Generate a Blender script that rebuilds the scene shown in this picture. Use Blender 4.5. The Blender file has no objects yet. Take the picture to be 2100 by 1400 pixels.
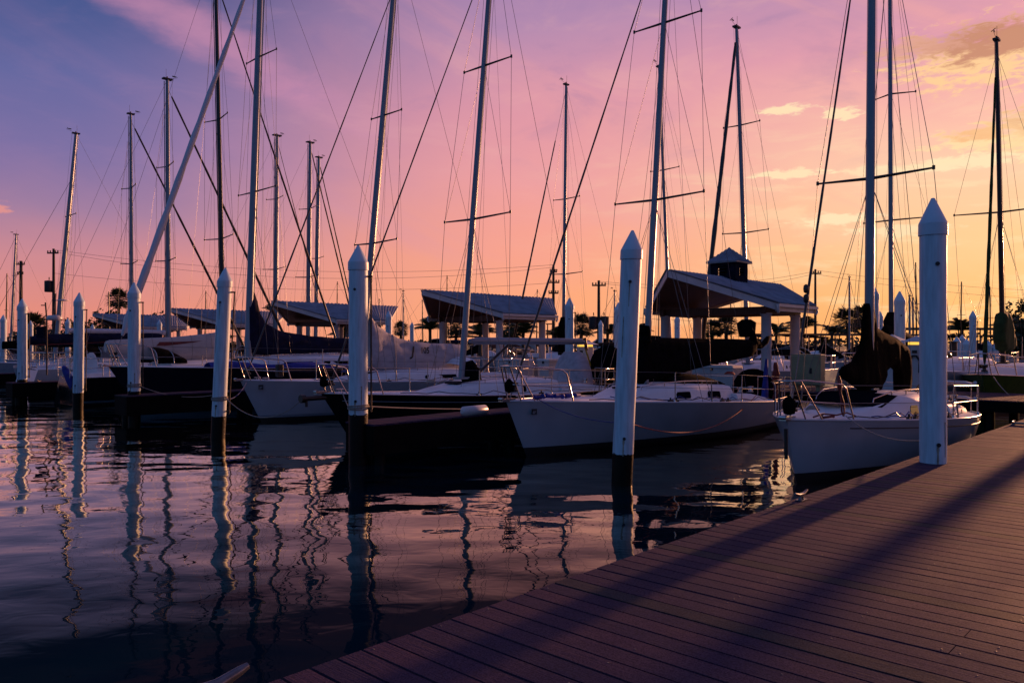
import bpy, math, random
from mathutils import Vector, Matrix, noise
R = math.radians
random.seed(7)
sc = bpy.context.scene
COL = sc.collection

# ------------------------------------------------------------------ places
# the marina is laid out on two axes: u runs along the boats (away, right), v along the row of slips (away, left)
TH = R(43); SU, CU = math.sin(TH), math.cos(TH)
EYE = 2.1; F = 1600.0; CX = 1050.0; HY = 705.0
def W(u, v, z=0.0): return Vector((SU*u - CU*v, CU*u + SU*v, z))
def UV(p): return (SU*p[0] + CU*p[1], -CU*p[0] + SU*p[1])
def U(px, v):
    k = (px-CX)/F
    return v*(CU + SU*k)/(SU - CU*k)
def V(px, u):
    k = (px-CX)/F
    return u*(SU - CU*k)/(CU + SU*k)
def DY(u, v): return CU*u + SU*v
def P(px, py, Y): return Vector(((px-CX)*Y/F, Y, EYE + (HY-py)*Y/F))
AX = R(47)
def lerp(a, b, t): return a+(b-a)*t

# ------------------------------------------------------------------ mesh builder
class MB:
    def __init__(s): s.v = []; s.f = []; s.m = []; s.sm = []
    def add(s, vs, fs, mi=0, smooth=False, M=None):
        o = len(s.v)
        for p in vs:
            p = Vector(p)
            s.v.append(M @ p if M is not None else p)
        for f in fs:
            s.f.append([o+i for i in f]); s.m.append(mi); s.sm.append(smooth)
    def box(s, c, d, rz=0.0, mi=0, M=None, taper=1.0):
        x, y, z = d[0]/2, d[1]/2, d[2]/2
        ca, sa = math.cos(rz), math.sin(rz)
        vs = []
        for k, t in ((-1, 1.0), (1, taper)):
            for i, j in ((-1,-1),(1,-1),(1,1),(-1,1)):
                a, b = i*x*t, j*y*t
                vs.append((c[0]+a*ca-b*sa, c[1]+a*sa+b*ca, c[2]+k*z))
        s.add(vs, [(3,2,1,0),(4,5,6,7),(0,1,5,4),(1,2,6,5),(2,3,7,6),(3,0,4,7)], mi, False, M)
    def tube(s, pts, r, n=8, mi=0, cap=True, M=None, flat=1.0):
        pts = [Vector(p) for p in pts]
        rs = r if isinstance(r, (list, tuple)) else [r]*len(pts)
        rings = []
        a = None
        for i, p in enumerate(pts):
            d = (pts[min(i+1, len(pts)-1)] - pts[max(i-1, 0)])
            if d.length < 1e-9: d = Vector((0,0,1))
            d.normalize()
            if a is None:
                a = d.cross(Vector((0,0,1)))
                if a.length < .05: a = d.cross(Vector((0,1,0)))
            else:
                a = a - d*a.dot(d)
            a.normalize(); b = d.cross(a)
            rings.append([p + (a*math.cos(2*math.pi*k/n)*flat + b*math.sin(2*math.pi*k/n))*rs[i] for k in range(n)])
        vs = [q for rg in rings for q in rg]; fs = []
        for i in range(len(rings)-1):
            for k in range(n):
                fs.append((i*n+k, i*n+(k+1)%n, (i+1)*n+(k+1)%n, (i+1)*n+k))
        s.add(vs, fs, mi, n > 5, M)
        if cap:
            s.add(rings[0], [tuple(range(n))[::-1]], mi, False, M); s.add(rings[-1], [tuple(range(n))], mi, False, M)
    def lathe(s, prof, c=(0,0,0), n=24, mi=0, lean=(0,0), smooth=True, M=None):
        vs = []; fs = []
        for r, z in prof:
            for k in range(n):
                t = 2*math.pi*k/n
                vs.append((c[0]+r*math.cos(t)+lean[0]*z, c[1]+r*math.sin(t)+lean[1]*z, c[2]+z))
        for i in range(len(prof)-1):
            for k in range(n):
                fs.append((i*n+k, i*n+(k+1)%n, (i+1)*n+(k+1)%n, (i+1)*n+k))
        s.add(vs, fs, mi, smooth, M)
    def prism(s, poly, a, b, mi=0, M=None):
        """poly of (x,z), extruded along y from a to b"""
        n = len(poly)
        vs = [(p[0], a, p[1]) for p in poly] + [(p[0], b, p[1]) for p in poly]
        fs = [tuple(range(n)), tuple(range(2*n-1, n-1, -1))]
        for i in range(n): fs.append((i, n+i, n+(i+1) % n, (i+1) % n))
        s.add(vs, fs, mi, False, M)
    def grid(s, rows, mi=0, smooth=True, close=False, M=None):
        n = len(rows[0]); vs = [p for r in rows for p in r]; fs = []
        for i in range(len(rows)-1):
            for k in range(n if close else n-1):
                fs.append((i*n+k, i*n+(k+1) % n, (i+1)*n+(k+1) % n, (i+1)*n+k))
        s.add(vs, fs, mi, smooth, M)
    def build(s, name, mats, parent=None, loc=None, rz=0.0, bevel=0):
        me = bpy.data.meshes.new(name)
        me.from_pydata([tuple(p) for p in s.v], [], s.f)
        if not isinstance(mats, (list, tuple)): mats = [mats]
        for m in mats: me.materials.append(m)
        me.polygons.foreach_set('material_index', s.m)
        me.polygons.foreach_set('use_smooth', s.sm)
        me.update()
        o = bpy.data.objects.new(name, me); COL.objects.link(o)
        if parent is not None: o.parent = parent
        if loc is not None: o.location = loc
        if rz: o.rotation_euler = (0, 0, rz)
        if bevel:
            b = o.modifiers.new('bevel', 'BEVEL'); b.width = bevel; b.segments = 2; b.limit_method = 'ANGLE'
        return o

def tag(o, label=None, cat=None, group=None, kind=None):
    if label: o['label'] = label
    if cat: o['category'] = cat
    if group: o['group'] = group
    if kind: o['kind'] = kind
    return o
def empty(name, loc=(0,0,0), rz=0.0):
    o = bpy.data.objects.new(name, None); COL.objects.link(o)
    o.location = loc; o.rotation_euler = (0,0,rz); o.empty_display_size = .3
    return o
def copy_tree(o, parent=None):
    c = o.copy(); COL.objects.link(c)
    if parent is not None: c.parent = parent
    for ch in list(o.children): copy_tree(ch, c)
    return c

# ------------------------------------------------------------------ materials
def mat(name, col, rough=.5, metal=0.0, var=.12, vscale=6.0, bump=0.0, bscale=40.0, emit=None, stretch=(1,1,1), spec=.5, col2=None, coat=0.0):
    m = bpy.data.materials.new(name); m.use_nodes = True
    nt = m.node_tree; N = nt.nodes; Lk = nt.links
    b = N['Principled BSDF']
    b.inputs['Roughness'].default_value = rough; b.inputs['Metallic'].default_value = metal
    b.inputs['Specular IOR Level'].default_value = spec
    b.inputs['Coat Weight'].default_value = coat
    tc = N.new('ShaderNodeTexCoord'); mp = N.new('ShaderNodeMapping'); mp.inputs['Scale'].default_value = stretch
    Lk.new(tc.outputs['Object'], mp.inputs['Vector'])
    nz = N.new('ShaderNodeTexNoise'); nz.inputs['Scale'].default_value = vscale; nz.inputs['Detail'].default_value = 6
    Lk.new(mp.outputs['Vector'], nz.inputs['Vector'])
    mx = N.new('ShaderNodeMix'); mx.data_type = 'RGBA'
    c2 = col2 or tuple(max(0, c*(1-2.2*var)) for c in col)
    mx.inputs[6].default_value = (*c2, 1); mx.inputs[7].default_value = (*col, 1)
    rp = N.new('ShaderNodeValToRGB'); rp.color_ramp.elements[0].position = .3; rp.color_ramp.elements[1].position = .62
    Lk.new(nz.outputs['Fac'], rp.inputs['Fac']); Lk.new(rp.outputs['Color'], mx.inputs[0])
    Lk.new(mx.outputs[2], b.inputs['Base Color'])
    if bump:
        n2 = N.new('ShaderNodeTexNoise'); n2.inputs['Scale'].default_value = bscale; n2.inputs['Detail'].default_value = 4
        Lk.new(mp.outputs['Vector'], n2.inputs['Vector'])
        bp = N.new('ShaderNodeBump'); bp.inputs['Strength'].default_value = bump; bp.inputs['Distance'].default_value = .01
        Lk.new(n2.outputs['Fac'], bp.inputs['Height']); Lk.new(bp.outputs['Normal'], b.inputs['Normal'])
    if emit:
        b.inputs['Emission Color'].default_value = (*emit[0], 1); b.inputs['Emission Strength'].default_value = emit[1]
    return m
M = {}
M['pile'] = mat('pile_white_paint', (.50,.66,.76), .5, var=.12, vscale=7, bump=.22, bscale=14, stretch=(3,3,.35))
M['cap'] = mat('pile_cap_plastic', (.48,.64,.74), .45, var=.06, vscale=3)
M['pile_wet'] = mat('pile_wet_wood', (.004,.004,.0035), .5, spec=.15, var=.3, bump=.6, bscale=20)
M['bolt'] = mat('bolt_steel', (.03,.03,.035), .5, metal=.6)
M['white'] = mat('gelcoat_white', (.40,.44,.51), .30, var=.07, vscale=1.6, spec=.5, coat=.5)
M['whiteB'] = mat('gelcoat_grey_white', (.50,.52,.58), .28, var=.05, vscale=1.0)
M['deckw'] = mat('boat_deck', (.72,.72,.75), .5, var=.06, vscale=3, bump=.2, bscale=120)
M['blackh'] = mat('hull_black', (.006,.006,.007), .18, var=.1)
M['navyh'] = mat('hull_navy', (.008,.010,.022), .18, var=.1)
M['greenh'] = mat('hull_green', (.05,.09,.012), .25, var=.1)
M['stripe'] = mat('boot_stripe', (.22,.26,.32), .3, var=.05)
M['stripeblue'] = mat('boot_stripe_blue', (.06,.13,.19), .3, var=.05)
M['anti'] = mat('antifouling', (.012,.012,.014), .6, var=.2)
M['dark'] = mat('dark_window', (.006,.007,.010), .5, var=.1, spec=.0)
M['glassy'] = mat('glossy_window', (.006,.007,.010), .06, var=.1)
M['black'] = mat('black_plastic', (.012,.012,.013), .45, var=.1)
M['canvas'] = mat('canvas_black', (.005,.005,.006), .95, var=.3, vscale=5, bump=.4, bscale=14, spec=.02)
M['canvasbrown'] = mat('canvas_brown_black', (.0045,.003,.002), .95, var=.5, vscale=5, bump=.6, bscale=9, spec=.03, stretch=(4,4,.7))
M['canvasnavy'] = mat('canvas_navy', (.008,.010,.035), .85, var=.25, vscale=4, bump=.4, bscale=12, spec=.15)
M['canvasgrey'] = mat('canvas_grey', (.42,.40,.44), .7, var=.12, vscale=4, bump=.8, bscale=6, stretch=(.6,3,2))
M['canvasbeige'] = mat('canvas_beige', (.46,.43,.42), .75, var=.07, vscale=3, bump=.4, bscale=8)
M['canvasgreen'] = mat('canvas_green', (.035,.06,.02), .85, var=.2, vscale=4, bump=.4, bscale=10, spec=.15)
M['blue'] = mat('blue_cloth', (.012,.03,.30), .7, var=.2, vscale=8, bump=.6, bscale=20)
M['red'] = mat('red_cloth', (.16,.012,.01), .6, var=.2, vscale=9, bump=.5, bscale=25)
M['alu'] = mat('mast_paint_white', (.19,.24,.29), .3, metal=.1, var=.05, vscale=2, stretch=(1,1,.3))
M['aludark'] = mat('mast_black', (.012,.011,.011), .3, var=.1)
M['steel'] = mat('stainless', (.55,.53,.52), .18, metal=1.0, var=.05)
M['wire'] = mat('rigging_wire', (.16,.15,.15), .4, metal=.6, var=.05)
M['rust'] = mat('rust_stain', (.36,.34,.28), .8, var=.3, vscale=12)
M['rope'] = mat('rope_beige', (.34,.29,.25), .8, var=.2, vscale=60, bump=.5, bscale=90)
M['ropeblue'] = mat('rope_blue', (.03,.05,.22), .8, var=.2, vscale=60)
M['ropered'] = mat('rope_red', (.40,.06,.04), .8, var=.2, vscale=60)
M['roofmetal'] = mat('roof_metal', (.22,.26,.33), .5, metal=.2, var=.15, vscale=2.5)
M['trimw'] = mat('white_trim', (.52,.50,.52), .5, var=.08, vscale=3)
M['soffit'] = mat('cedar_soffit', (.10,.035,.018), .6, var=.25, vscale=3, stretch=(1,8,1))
M['column'] = mat('column_white', (.50,.48,.52), .5, var=.07, vscale=2)
M['cupola'] = mat('cupola_dark_blue', (.008,.011,.028), .95, spec=.02, var=.2)
M['box'] = mat('dock_box_white', (.55,.53,.55), .35, var=.05, vscale=2)
M['cream'] = mat('cream_cabinet', (.34,.29,.16), .5, var=.08, vscale=3)
M['wood'] = mat('weathered_wood', (.15,.10,.085), .7, var=.2, vscale=4, bump=.5, bscale=25, stretch=(1,6,1))
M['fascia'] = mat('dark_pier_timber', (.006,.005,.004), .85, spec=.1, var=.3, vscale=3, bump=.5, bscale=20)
M['brownpost'] = mat('brown_post', (.05,.03,.02), .7, var=.2, bump=.5)
M['pole'] = mat('utility_pole', (.05,.035,.028), .8, var=.25, vscale=3, stretch=(3,3,.3))
M['trunk'] = mat('palm_trunk', (.06,.045,.03), .85, var=.25, vscale=8, bump=.8, bscale=30)
M['leaf'] = mat('palm_leaf', (.035,.05,.015), .6, var=.3, vscale=3)
M['leaf2'] = mat('feather_palm_leaf', (.06,.075,.018), .6, var=.3, vscale=3)
M['tree'] = mat('tree_leaf', (.03,.045,.015), .7, var=.35, vscale=2)
M['grass'] = mat('grass_ground', (.12,.15,.02), .9, var=.3, vscale=.4)
M['seawall'] = mat('seawall_concrete', (.07,.06,.05), .85, var=.3, vscale=.8)
M['asphalt'] = mat('asphalt', (.05,.05,.05), .9, var=.2)
M['carsilver'] = mat('car_silver_blue', (.25,.33,.40), .3, metal=.3, var=.03)
M['cardark'] = mat('car_dark_grey', (.03,.03,.035), .25, var=.03)
M['carwhite'] = mat('car_white', (.5,.5,.52), .3, var=.03)
M['carred'] = mat('car_maroon', (.12,.02,.02), .3, var=.03)
M['tyre'] = mat('tyre_rubber', (.01,.01,.01), .8)
M['amber'] = mat('amber_lens', (.5,.3,.05), .4, emit=((1.0,.55,.08), 1.3))
M['orange'] = mat('orange_trim', (.4,.12,.02), .6, var=.2)
M['yellow'] = mat('yellow_strap', (.45,.33,.03), .6, var=.2)
M['tan'] = mat('tan_float', (.22,.13,.04), .6, var=.1)
M['letter'] = mat('black_lettering', (.01,.01,.012), .6)
M['screw'] = mat('screw_head', (.16,.16,.17), .5, metal=.6)
M['cleat'] = mat('galvanised_cleat', (.17,.18,.20), .35, metal=.7, var=.15, vscale=20)

# deck boards: each board gets its own tone, fine grooves along it, blotches
def plank_mat():
    m = bpy.data.materials.new('composite_boards'); m.use_nodes = True
    nt = m.node_tree; N = nt.nodes; L = nt.links; b = N['Principled BSDF']
    tc = N.new('ShaderNodeTexCoord'); mp = N.new('ShaderNodeMapping')
    L.new(tc.outputs['Object'], mp.inputs['Vector'])
    at = N.new('ShaderNodeAttribute'); at.attribute_name = 'tone'
    n1 = N.new('ShaderNodeTexNoise'); n1.inputs['Scale'].default_value = 2.2; n1.inputs['Detail'].default_value = 8; n1.inputs['Roughness'].default_value = .65
    L.new(mp.outputs['Vector'], n1.inputs['Vector'])
    m2 = N.new('ShaderNodeMapping'); m2.inputs['Scale'].default_value = (60, 2.5, 1); L.new(tc.outputs['Object'], m2.inputs['Vector'])
    n2 = N.new('ShaderNodeTexNoise'); n2.inputs['Scale'].default_value = 2.0; n2.inputs['Detail'].default_value = 3; L.new(m2.outputs['Vector'], n2.inputs['Vector'])
    n3 = N.new('ShaderNodeTexNoise'); n3.inputs['Scale'].default_value = 130; n3.inputs['Detail'].default_value = 3; L.new(mp.outputs['Vector'], n3.inputs['Vector'])
    def mix(f, a, c, t='MIX'):
        x = N.new('ShaderNodeMix'); x.data_type = 'RGBA'; x.blend_type = t
        for s_, v_ in ((0, f), (6, a), (7, c)):
            if isinstance(v_, tuple): x.inputs[s_].default_value = v_
            elif isinstance(v_, (int, float)): x.inputs[s_].default_value = v_
            else: L.new(v_, x.inputs[s_])
        return x.outputs[2]
    base = mix(at.outputs['Fac'], (.048,.034,.082,1), (.102,.054,.094,1))
    od = N.new('ShaderNodeMath'); od.operation = 'GREATER_THAN'; od.inputs[1].default_value = 1.2; L.new(at.outputs['Fac'], od.inputs[0])
    base = mix(od.outputs[0], base, (.050,.052,.066,1))
    base = mix(n1.outputs['Fac'], mix(.5, base, (.05,.045,.055,1)), base)
    r3 = N.new('ShaderNodeValToRGB'); r3.color_ramp.elements[0].position = .35; r3.color_ramp.elements[1].position = .62
    r3.color_ramp.elements[0].color = (.45,.45,.45,1)
    L.new(n3.outputs['Fac'], r3.inputs['Fac'])
    base = mix(.9, base, r3.outputs['Color'], 'MULTIPLY')
    L.new(base, b.inputs['Base Color'])
    rr = N.new('ShaderNodeMapRange'); rr.inputs[3].default_value = .62; rr.inputs[4].default_value = .92
    L.new(n1.outputs['Fac'], rr.inputs[0]); L.new(rr.outputs[0], b.inputs['Roughness'])
    ad = N.new('ShaderNodeMath'); ad.operation = 'MULTIPLY_ADD'; ad.inputs[1].default_value = .6
    L.new(n3.outputs['Fac'], ad.inputs[0]); L.new(n2.outputs['Fac'], ad.inputs[2])
    bp = N.new('ShaderNodeBump'); bp.inputs['Strength'].default_value = .55; bp.inputs['Distance'].default_value = .004
    L.new(ad.outputs[0], bp.inputs['Height']); L.new(bp.outputs['Normal'], b.inputs['Normal'])
    b.inputs['Specular IOR Level'].default_value = .07
    return m
M['plank'] = plank_mat()

def water_mat():
    m = bpy.data.materials.new('harbour_water'); m.use_nodes = True
    nt = m.node_tree; N = nt.nodes; L = nt.links; b = N['Principled BSDF']
    b.inputs['Base Color'].default_value = (.0015,.007,.011,1)
    b.inputs['Roughness'].default_value = .012; b.inputs['IOR'].default_value = 1.31
    tc = N.new('ShaderNodeTexCoord')
    def nz(scale, det, st, rot=0, dist=0.0):
        mp = N.new('ShaderNodeMapping'); mp.inputs['Scale'].default_value = st; mp.inputs['Rotation'].default_value = (0,0,rot)
        L.new(tc.outputs['Object'], mp.inputs['Vector'])
        n = N.new('ShaderNodeTexNoise'); n.inputs['Scale'].default_value = scale; n.inputs['Detail'].default_value = det
        n.inputs['Roughness'].default_value = .5; n.inputs['Distortion'].default_value = dist
        L.new(mp.outputs['Vector'], n.inputs['Vector']); return n.outputs['Fac']
    def ma(op, a, c, d=None):
        x = N.new('ShaderNodeMath'); x.operation = op
        for i, q in enumerate((a, c, d)):
            if q is None: continue
            if isinstance(q, (int, float)): x.inputs[i].default_value = q
            else: L.new(q, x.inputs[i])
        return x.outputs[0]
    big = nz(.55, 1.5, (1,1.5,1), R(20))
    mid = nz(2.6, 2, (1,1.6,1), R(-10), .4)
    fine = nz(9.0, 2, (1,1.8,1), R(5))
    patch = nz(.11, 2, (1,1,1))
    pr = N.new('ShaderNodeMapRange'); pr.inputs[1].default_value = .48; pr.inputs[2].default_value = .64; pr.inputs[3].default_value = .15; pr.inputs[4].default_value = 1.0
    L.new(patch, pr.inputs[0])
    # ripples build up away from the sheltered deck edge
    sx = N.new('ShaderNodeSeparateXYZ'); L.new(tc.outputs['Object'], sx.inputs[0])
    far = N.new('ShaderNodeMapRange'); far.inputs[1].default_value = 8; far.inputs[2].default_value = 24; far.inputs[3].default_value = .12; far.inputs[4].default_value = 1.0
    L.new(sx.outputs['Y'], far.inputs[0])
    h = ma('MULTIPLY', big, .050)
    h = ma('MULTIPLY_ADD', mid, .0028, h)
    hf = ma('MULTIPLY', ma('MULTIPLY', fine, pr.outputs[0]), far.outputs[0])
    h = ma('MULTIPLY_ADD', hf, .0030, h)
    bp = N.new('ShaderNodeBump'); bp.inputs['Strength'].default_value = 1.0; bp.inputs['Distance'].default_value = 1.0
    L.new(h, bp.inputs['Height'])
    N.remove(b)
    df = N.new('ShaderNodeBsdfDiffuse'); df.inputs['Color'].default_value = (.0003,.012,.022,1)
    gl = N.new('ShaderNodeBsdfGlossy'); gl.inputs['Roughness'].default_value = .012; gl.inputs['Color'].default_value = (.98,.95,.80,1)
    L.new(bp.outputs['Normal'], gl.inputs['Normal'])
    fr = N.new('ShaderNodeFresnel'); fr.inputs['IOR'].default_value = 1.333; L.new(bp.outputs['Normal'], fr.inputs['Normal'])
    mr = N.new('ShaderNodeMapRange'); mr.inputs[1].default_value = .15; mr.inputs[2].default_value = .46; mr.inputs[3].default_value = .0; mr.inputs[4].default_value = 1.0
    L.new(fr.outputs[0], mr.inputs[0])
    pw = ma('MULTIPLY_ADD', mr.outputs[0], .95, .012)
    ms = N.new('ShaderNodeMixShader'); L.new(pw, ms.inputs[0]); L.new(df.outputs[0], ms.inputs[1]); L.new(gl.outputs[0], ms.inputs[2])
    L.new(ms.outputs[0], N['Material Output'].inputs['Surface'])
    return m
M['water'] = water_mat()

# ------------------------------------------------------------------ camera
cam = bpy.data.cameras.new('camera'); co = bpy.data.objects.new('camera', cam); COL.objects.link(co)
co.location = (0, 0, EYE); co.rotation_euler = (R(90), 0, 0)
cam.sensor_width = 36; cam.lens = 36*F/2100; cam.shift_y = 5/2100; cam.clip_end = 6000; cam.clip_start = .05
sc.camera = co

# ------------------------------------------------------------------ light
SUN_AZ = R(42.0); SUN_EL = R(6.2)
sund = Vector((math.sin(SUN_AZ)*math.cos(SUN_EL), math.cos(SUN_AZ)*math.cos(SUN_EL), math.sin(SUN_EL)))
sl = bpy.data.lights.new('sun', 'SUN'); sl.energy = 5.0; sl.angle = R(1.0); sl.color = (1.0, .42, .20)
so = bpy.data.objects.new('sun', sl); COL.objects.link(so)
so.rotation_euler = (-sund).to_track_quat('-Z', 'Y').to_euler()

# dusk sky: Nishita air for the base tone, coloured bands by height above the horizon and angle from the sun, cloud noise
w = bpy.data.worlds.new('World'); sc.world = w; w.use_nodes = True
nt = w.node_tree; N = nt.nodes; LK = nt.links; N.clear()
def mth(op, a, b=None, c=None, clamp=False):
    x = N.new('ShaderNodeMath'); x.operation = op; x.use_clamp = clamp
    for i, q in enumerate((a, b, c)):
        if q is None: continue
        if isinstance(q, (int, float)): x.inputs[i].default_value = q
        else: LK.new(q, x.inputs[i])
    return x.outputs[0]
def mixc(f, a, b, t='MIX'):
    x = N.new('ShaderNodeMix'); x.data_type = 'RGBA'; x.blend_type = t; x.clamp_factor = True
    for i, q in ((0, f), (6, a), (7, b)):
        if isinstance(q, (int, float)): x.inputs[i].default_value = q
        elif isinstance(q, tuple): x.inputs[i].default_value = (*q, 1)
        else: LK.new(q, x.inputs[i])
    return x.outputs[2]
def s2l(c): return tuple(((x/255)/12.92 if x <= 10 else ((x/255+.055)/1.055)**2.4) for x in c)
tc = N.new('ShaderNodeTexCoord'); sp = N.new('ShaderNodeSeparateXYZ'); LK.new(tc.outputs['Generated'], sp.inputs[0])
X, Y, Z = sp.outputs
hl = mth('SQRT', mth('MAXIMUM', mth('ADD', mth('MULTIPLY', X, X), mth('MULTIPLY', Y, Y)), 1e-5))
cs = mth('DIVIDE', mth('ADD', mth('MULTIPLY', X, math.sin(SUN_AZ)), mth('MULTIPLY', Y, math.cos(SUN_AZ))), hl)
ang = mth('MULTIPLY', mth('ARCCOSINE', mth('MINIMUM', mth('MAXIMUM', cs, -1), 1)), 180/math.pi)   # degrees from the sun's bearing
az = mth('MULTIPLY', mth('ARCTAN2', X, Y), 180/math.pi)      # bearing, degrees right of north
elev = mth('MULTIPLY', mth('ARCTAN2', Z, hl), 180/math.pi)
def sstep(x, a, b): 
    r = N.new('ShaderNodeMapRange'); r.interpolation_type = 'SMOOTHSTEP'; r.inputs[1].default_value = a; r.inputs[2].default_value = b
    LK.new(x, r.inputs[0]); return r.outputs[0]
def cvec(sx, sy, sz, off=(0,0,0)):
    c = N.new('ShaderNodeCombineXYZ'); LK.new(az, c.inputs[0]); LK.new(elev, c.inputs[1])
    m_ = N.new('ShaderNodeMapping'); m_.inputs['Scale'].default_value = (sx, sy, sz); m_.inputs['Location'].default_value = off
    LK.new(c.outputs[0], m_.inputs['Vector']); return m_.outputs[0]
def noi(vec, scale, det=5, rough=.55, dist=0.0):
    n = N.new('ShaderNodeTexNoise'); n.inputs['Scale'].default_value = scale; n.inputs['Detail'].default_value = det
    n.inputs['Roughness'].default_value = rough; n.inputs['Distortion'].default_value = dist
    LK.new(vec, n.inputs['Vector']); return n.outputs['Fac']
# ragged band edges
rag = noi(cvec(.05, .10, 1), 1.0, 5, .6, .6)
e2 = mth('MULTIPLY_ADD', mth('SUBTRACT', rag, .5), 6.0, elev)
def ramp(stops):
    r = N.new('ShaderNodeValToRGB'); cr = r.color_ramp
    t = mth('DIVIDE', e2, 90.0, clamp=True); LK.new(t, r.inputs['Fac'])
    while len(cr.elements) < len(stops): cr.elements.new(.5)
    for e_, (d, c) in zip(cr.elements, stops):
        e_.position = max(0, d)/90; e_.color = (*s2l(c), 1)
    return r.outputs['Color']
rR = ramp([(0,(252,168,96)),(3,(254,184,116)),(6.5,(255,200,144)),(11,(254,202,168)),(15,(247,180,168)),(19,(230,158,172)),(24,(186,138,174)),(32,(90,76,120)),(50,(70,70,118)),(90,(92,94,150))])
rM = ramp([(0,(252,166,118)),(3,(251,165,124)),(7,(247,160,140)),(12,(238,158,158)),(17,(222,150,166)),(22,(182,138,174)),(26,(146,122,172)),(36,(50,54,98)),(50,(64,68,116)),(90,(92,94,150))])
rL = ramp([(0,(230,136,116)),(2.5,(228,140,124)),(6,(206,136,144)),(9,(162,124,158)),(12.5,(124,110,162)),(16.5,(100,102,158)),(22,(62,82,138)),(29,(14,28,62)),(42,(24,36,74)),(60,(70,76,124)),(90,(92,94,150))])
rB = ramp([(0,(52,68,100)),(6,(64,90,132)),(15,(74,108,160)),(35,(74,108,164)),(60,(74,92,146)),(90,(92,94,152))])
c = mixc(sstep(ang, 12, 42), rR, rM)
c = mixc(sstep(ang, 40, 72), c, rL)
c = mixc(sstep(ang, 78, 120), c, rB)
# broad soft pink / violet cloud veils
v1 = N.new('ShaderNodeCombineXYZ'); LK.new(mth('MULTIPLY_ADD', elev, 1.1, az), v1.inputs[0]); LK.new(mth('MULTIPLY_ADD', az, .42, elev), v1.inputs[1])
mv = N.new('ShaderNodeMapping'); mv.inputs['Scale'].default_value = (.028, .125, 1); mv.inputs['Location'].default_value = (3.1, 1.7, 0); LK.new(v1.outputs[0], mv.inputs['Vector'])
veil = sstep(noi(mv.outputs[0], 1.0, 6, .6, .5), .50, .70)
pink = mixc(sstep(ang, 20, 65), s2l((250,172,160)), s2l((196,136,170)))
lim = mth('MULTIPLY', sstep(elev, 3, 10), mth('SUBTRACT', 1.0, sstep(ang, 85, 115)))
c = mixc(mth('MULTIPLY', mth('MULTIPLY', veil, lim), mth('SUBTRACT', .44, mth('MULTIPLY', sstep(ang, 44, 64), .36))), c, pink)
cloudn = noi(cvec(.75, 2.3, 1, (4, 9, 0)), 1.0, 7, .64, .35)
streakn = noi(cvec(.17, .45, 1, (2, 5, 0)), 1.0, 5, .6, .3)
# the long diagonal streak high on the left
def blob(a0, e0, ra, re, slope=0.0, soft=(1.0, .35), ns=1.0, amp=.8):
    da = mth('DIVIDE', mth('SUBTRACT', az, a0), ra)
    de = mth('DIVIDE', mth('ADD', mth('SUBTRACT', elev, e0), mth('MULTIPLY', mth('SUBTRACT', az, a0), -slope)), re)
    d = mth('SQRT', mth('ADD', mth('MULTIPLY', da, da), mth('MULTIPLY', de, de)))
    n = cloudn if ns > .6 else streakn
    return sstep(mth('ADD', d, mth('MULTIPLY', mth('SUBTRACT', n, .5), amp*2)), soft[0], soft[1])
c = mixc(mth('MULTIPLY', blob(-20, 19.5, 13, 2.2, -.42, (1.1, .1), .5, .7), .65), c, s2l((205,140,172)))
# finer mottling of the high veil: lilac and pink wisps
mot = noi(cvec(.11, .30, 1, (6, 1, 0)), 1.0, 6, .6, .6)
wl_ = mth('MULTIPLY', sstep(elev, 4, 12), mth('SUBTRACT', 1.0, sstep(ang, 80, 110)))
c = mixc(mth('MULTIPLY', mth('MULTIPLY', sstep(mot, .50, .72), mth('MULTIPLY', wl_, mth('SUBTRACT', 1.0, mth('MULTIPLY', sstep(ang, 50, 68), .6)))), .20), c, mixc(sstep(ang, 30, 70), s2l((255,190,170)), s2l((206,146,176))))
c = mixc(mth('MULTIPLY', mth('MULTIPLY', sstep(mot, .48, .26), mth('MULTIPLY', wl_, sstep(elev, 8, 18))), .26), c, s2l((122,108,160)))
# small bright cumulus puffs around the sun's side
def puff(a0, e0, ra, re, top=(255,226,182), body=None, k=.95, n=1.6):
    global c
    m0 = blob(a0, e0, ra*1.1, re*1.25, 0, (1.15, .5), n, 1.6)
    c = mixc(mth('MULTIPLY', m0, k), c, s2l(top))
    if body:
        m1 = blob(a0+.4, e0+re*.5, ra*.95, re*.8, 0, (1.15, .45), n, 1.4)
        c = mixc(mth('MULTIPLY', m1, .8), c, s2l(body))
puff(31.5, 17.6, 5.2, 1.5, (255,205,150), (186,116,100), 1.0, .9)
puff(27.0, 18.6, 2.6, .55, (222,160,140), None, .7)
puff(34.5, 12.6, 3.2, 1.3, (255,214,155), (225,155,110), .9, 1.2)
puff(30.6, 12.7, 2.4, .55, (255,220,165), (245,180,125), .9)
puff(19.4, 15.8, 1.7, .28); puff(22.9, 15.2, 1.1, .36); puff(30.0, 11.4, 3.4, .38)
puff(19.5, 11.6, 2.4, .28); puff(24.8, 11.3, 1.8, .4, k=.7); puff(22.8, 8.4, 2.4, .34); puff(26.5, 7.4, 2.8, .32, k=.7)
puff(19.4, 6.6, 2.0, .22, (255,205,150), None, .6); puff(-33.4, 8.3, .8, .26, (225,145,140), None, .9)
hz = sstep(noi(cvec(.13, .62, 1, (7, 2, 0)), 1.0, 7, .62, .5), .49, .66)
c = mixc(mth('MULTIPLY', mth('MULTIPLY', hz, mth('SUBTRACT', 1.0, sstep(ang, 12, 45))), mth('MULTIPLY', .45, mth('SUBTRACT', 1.0, sstep(elev, 11, 17)))), c, s2l((255,226,178)))
sky = N.new('ShaderNodeTexSky'); sky.sky_type = 'NISHITA'; sky.sun_disc = False
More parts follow.
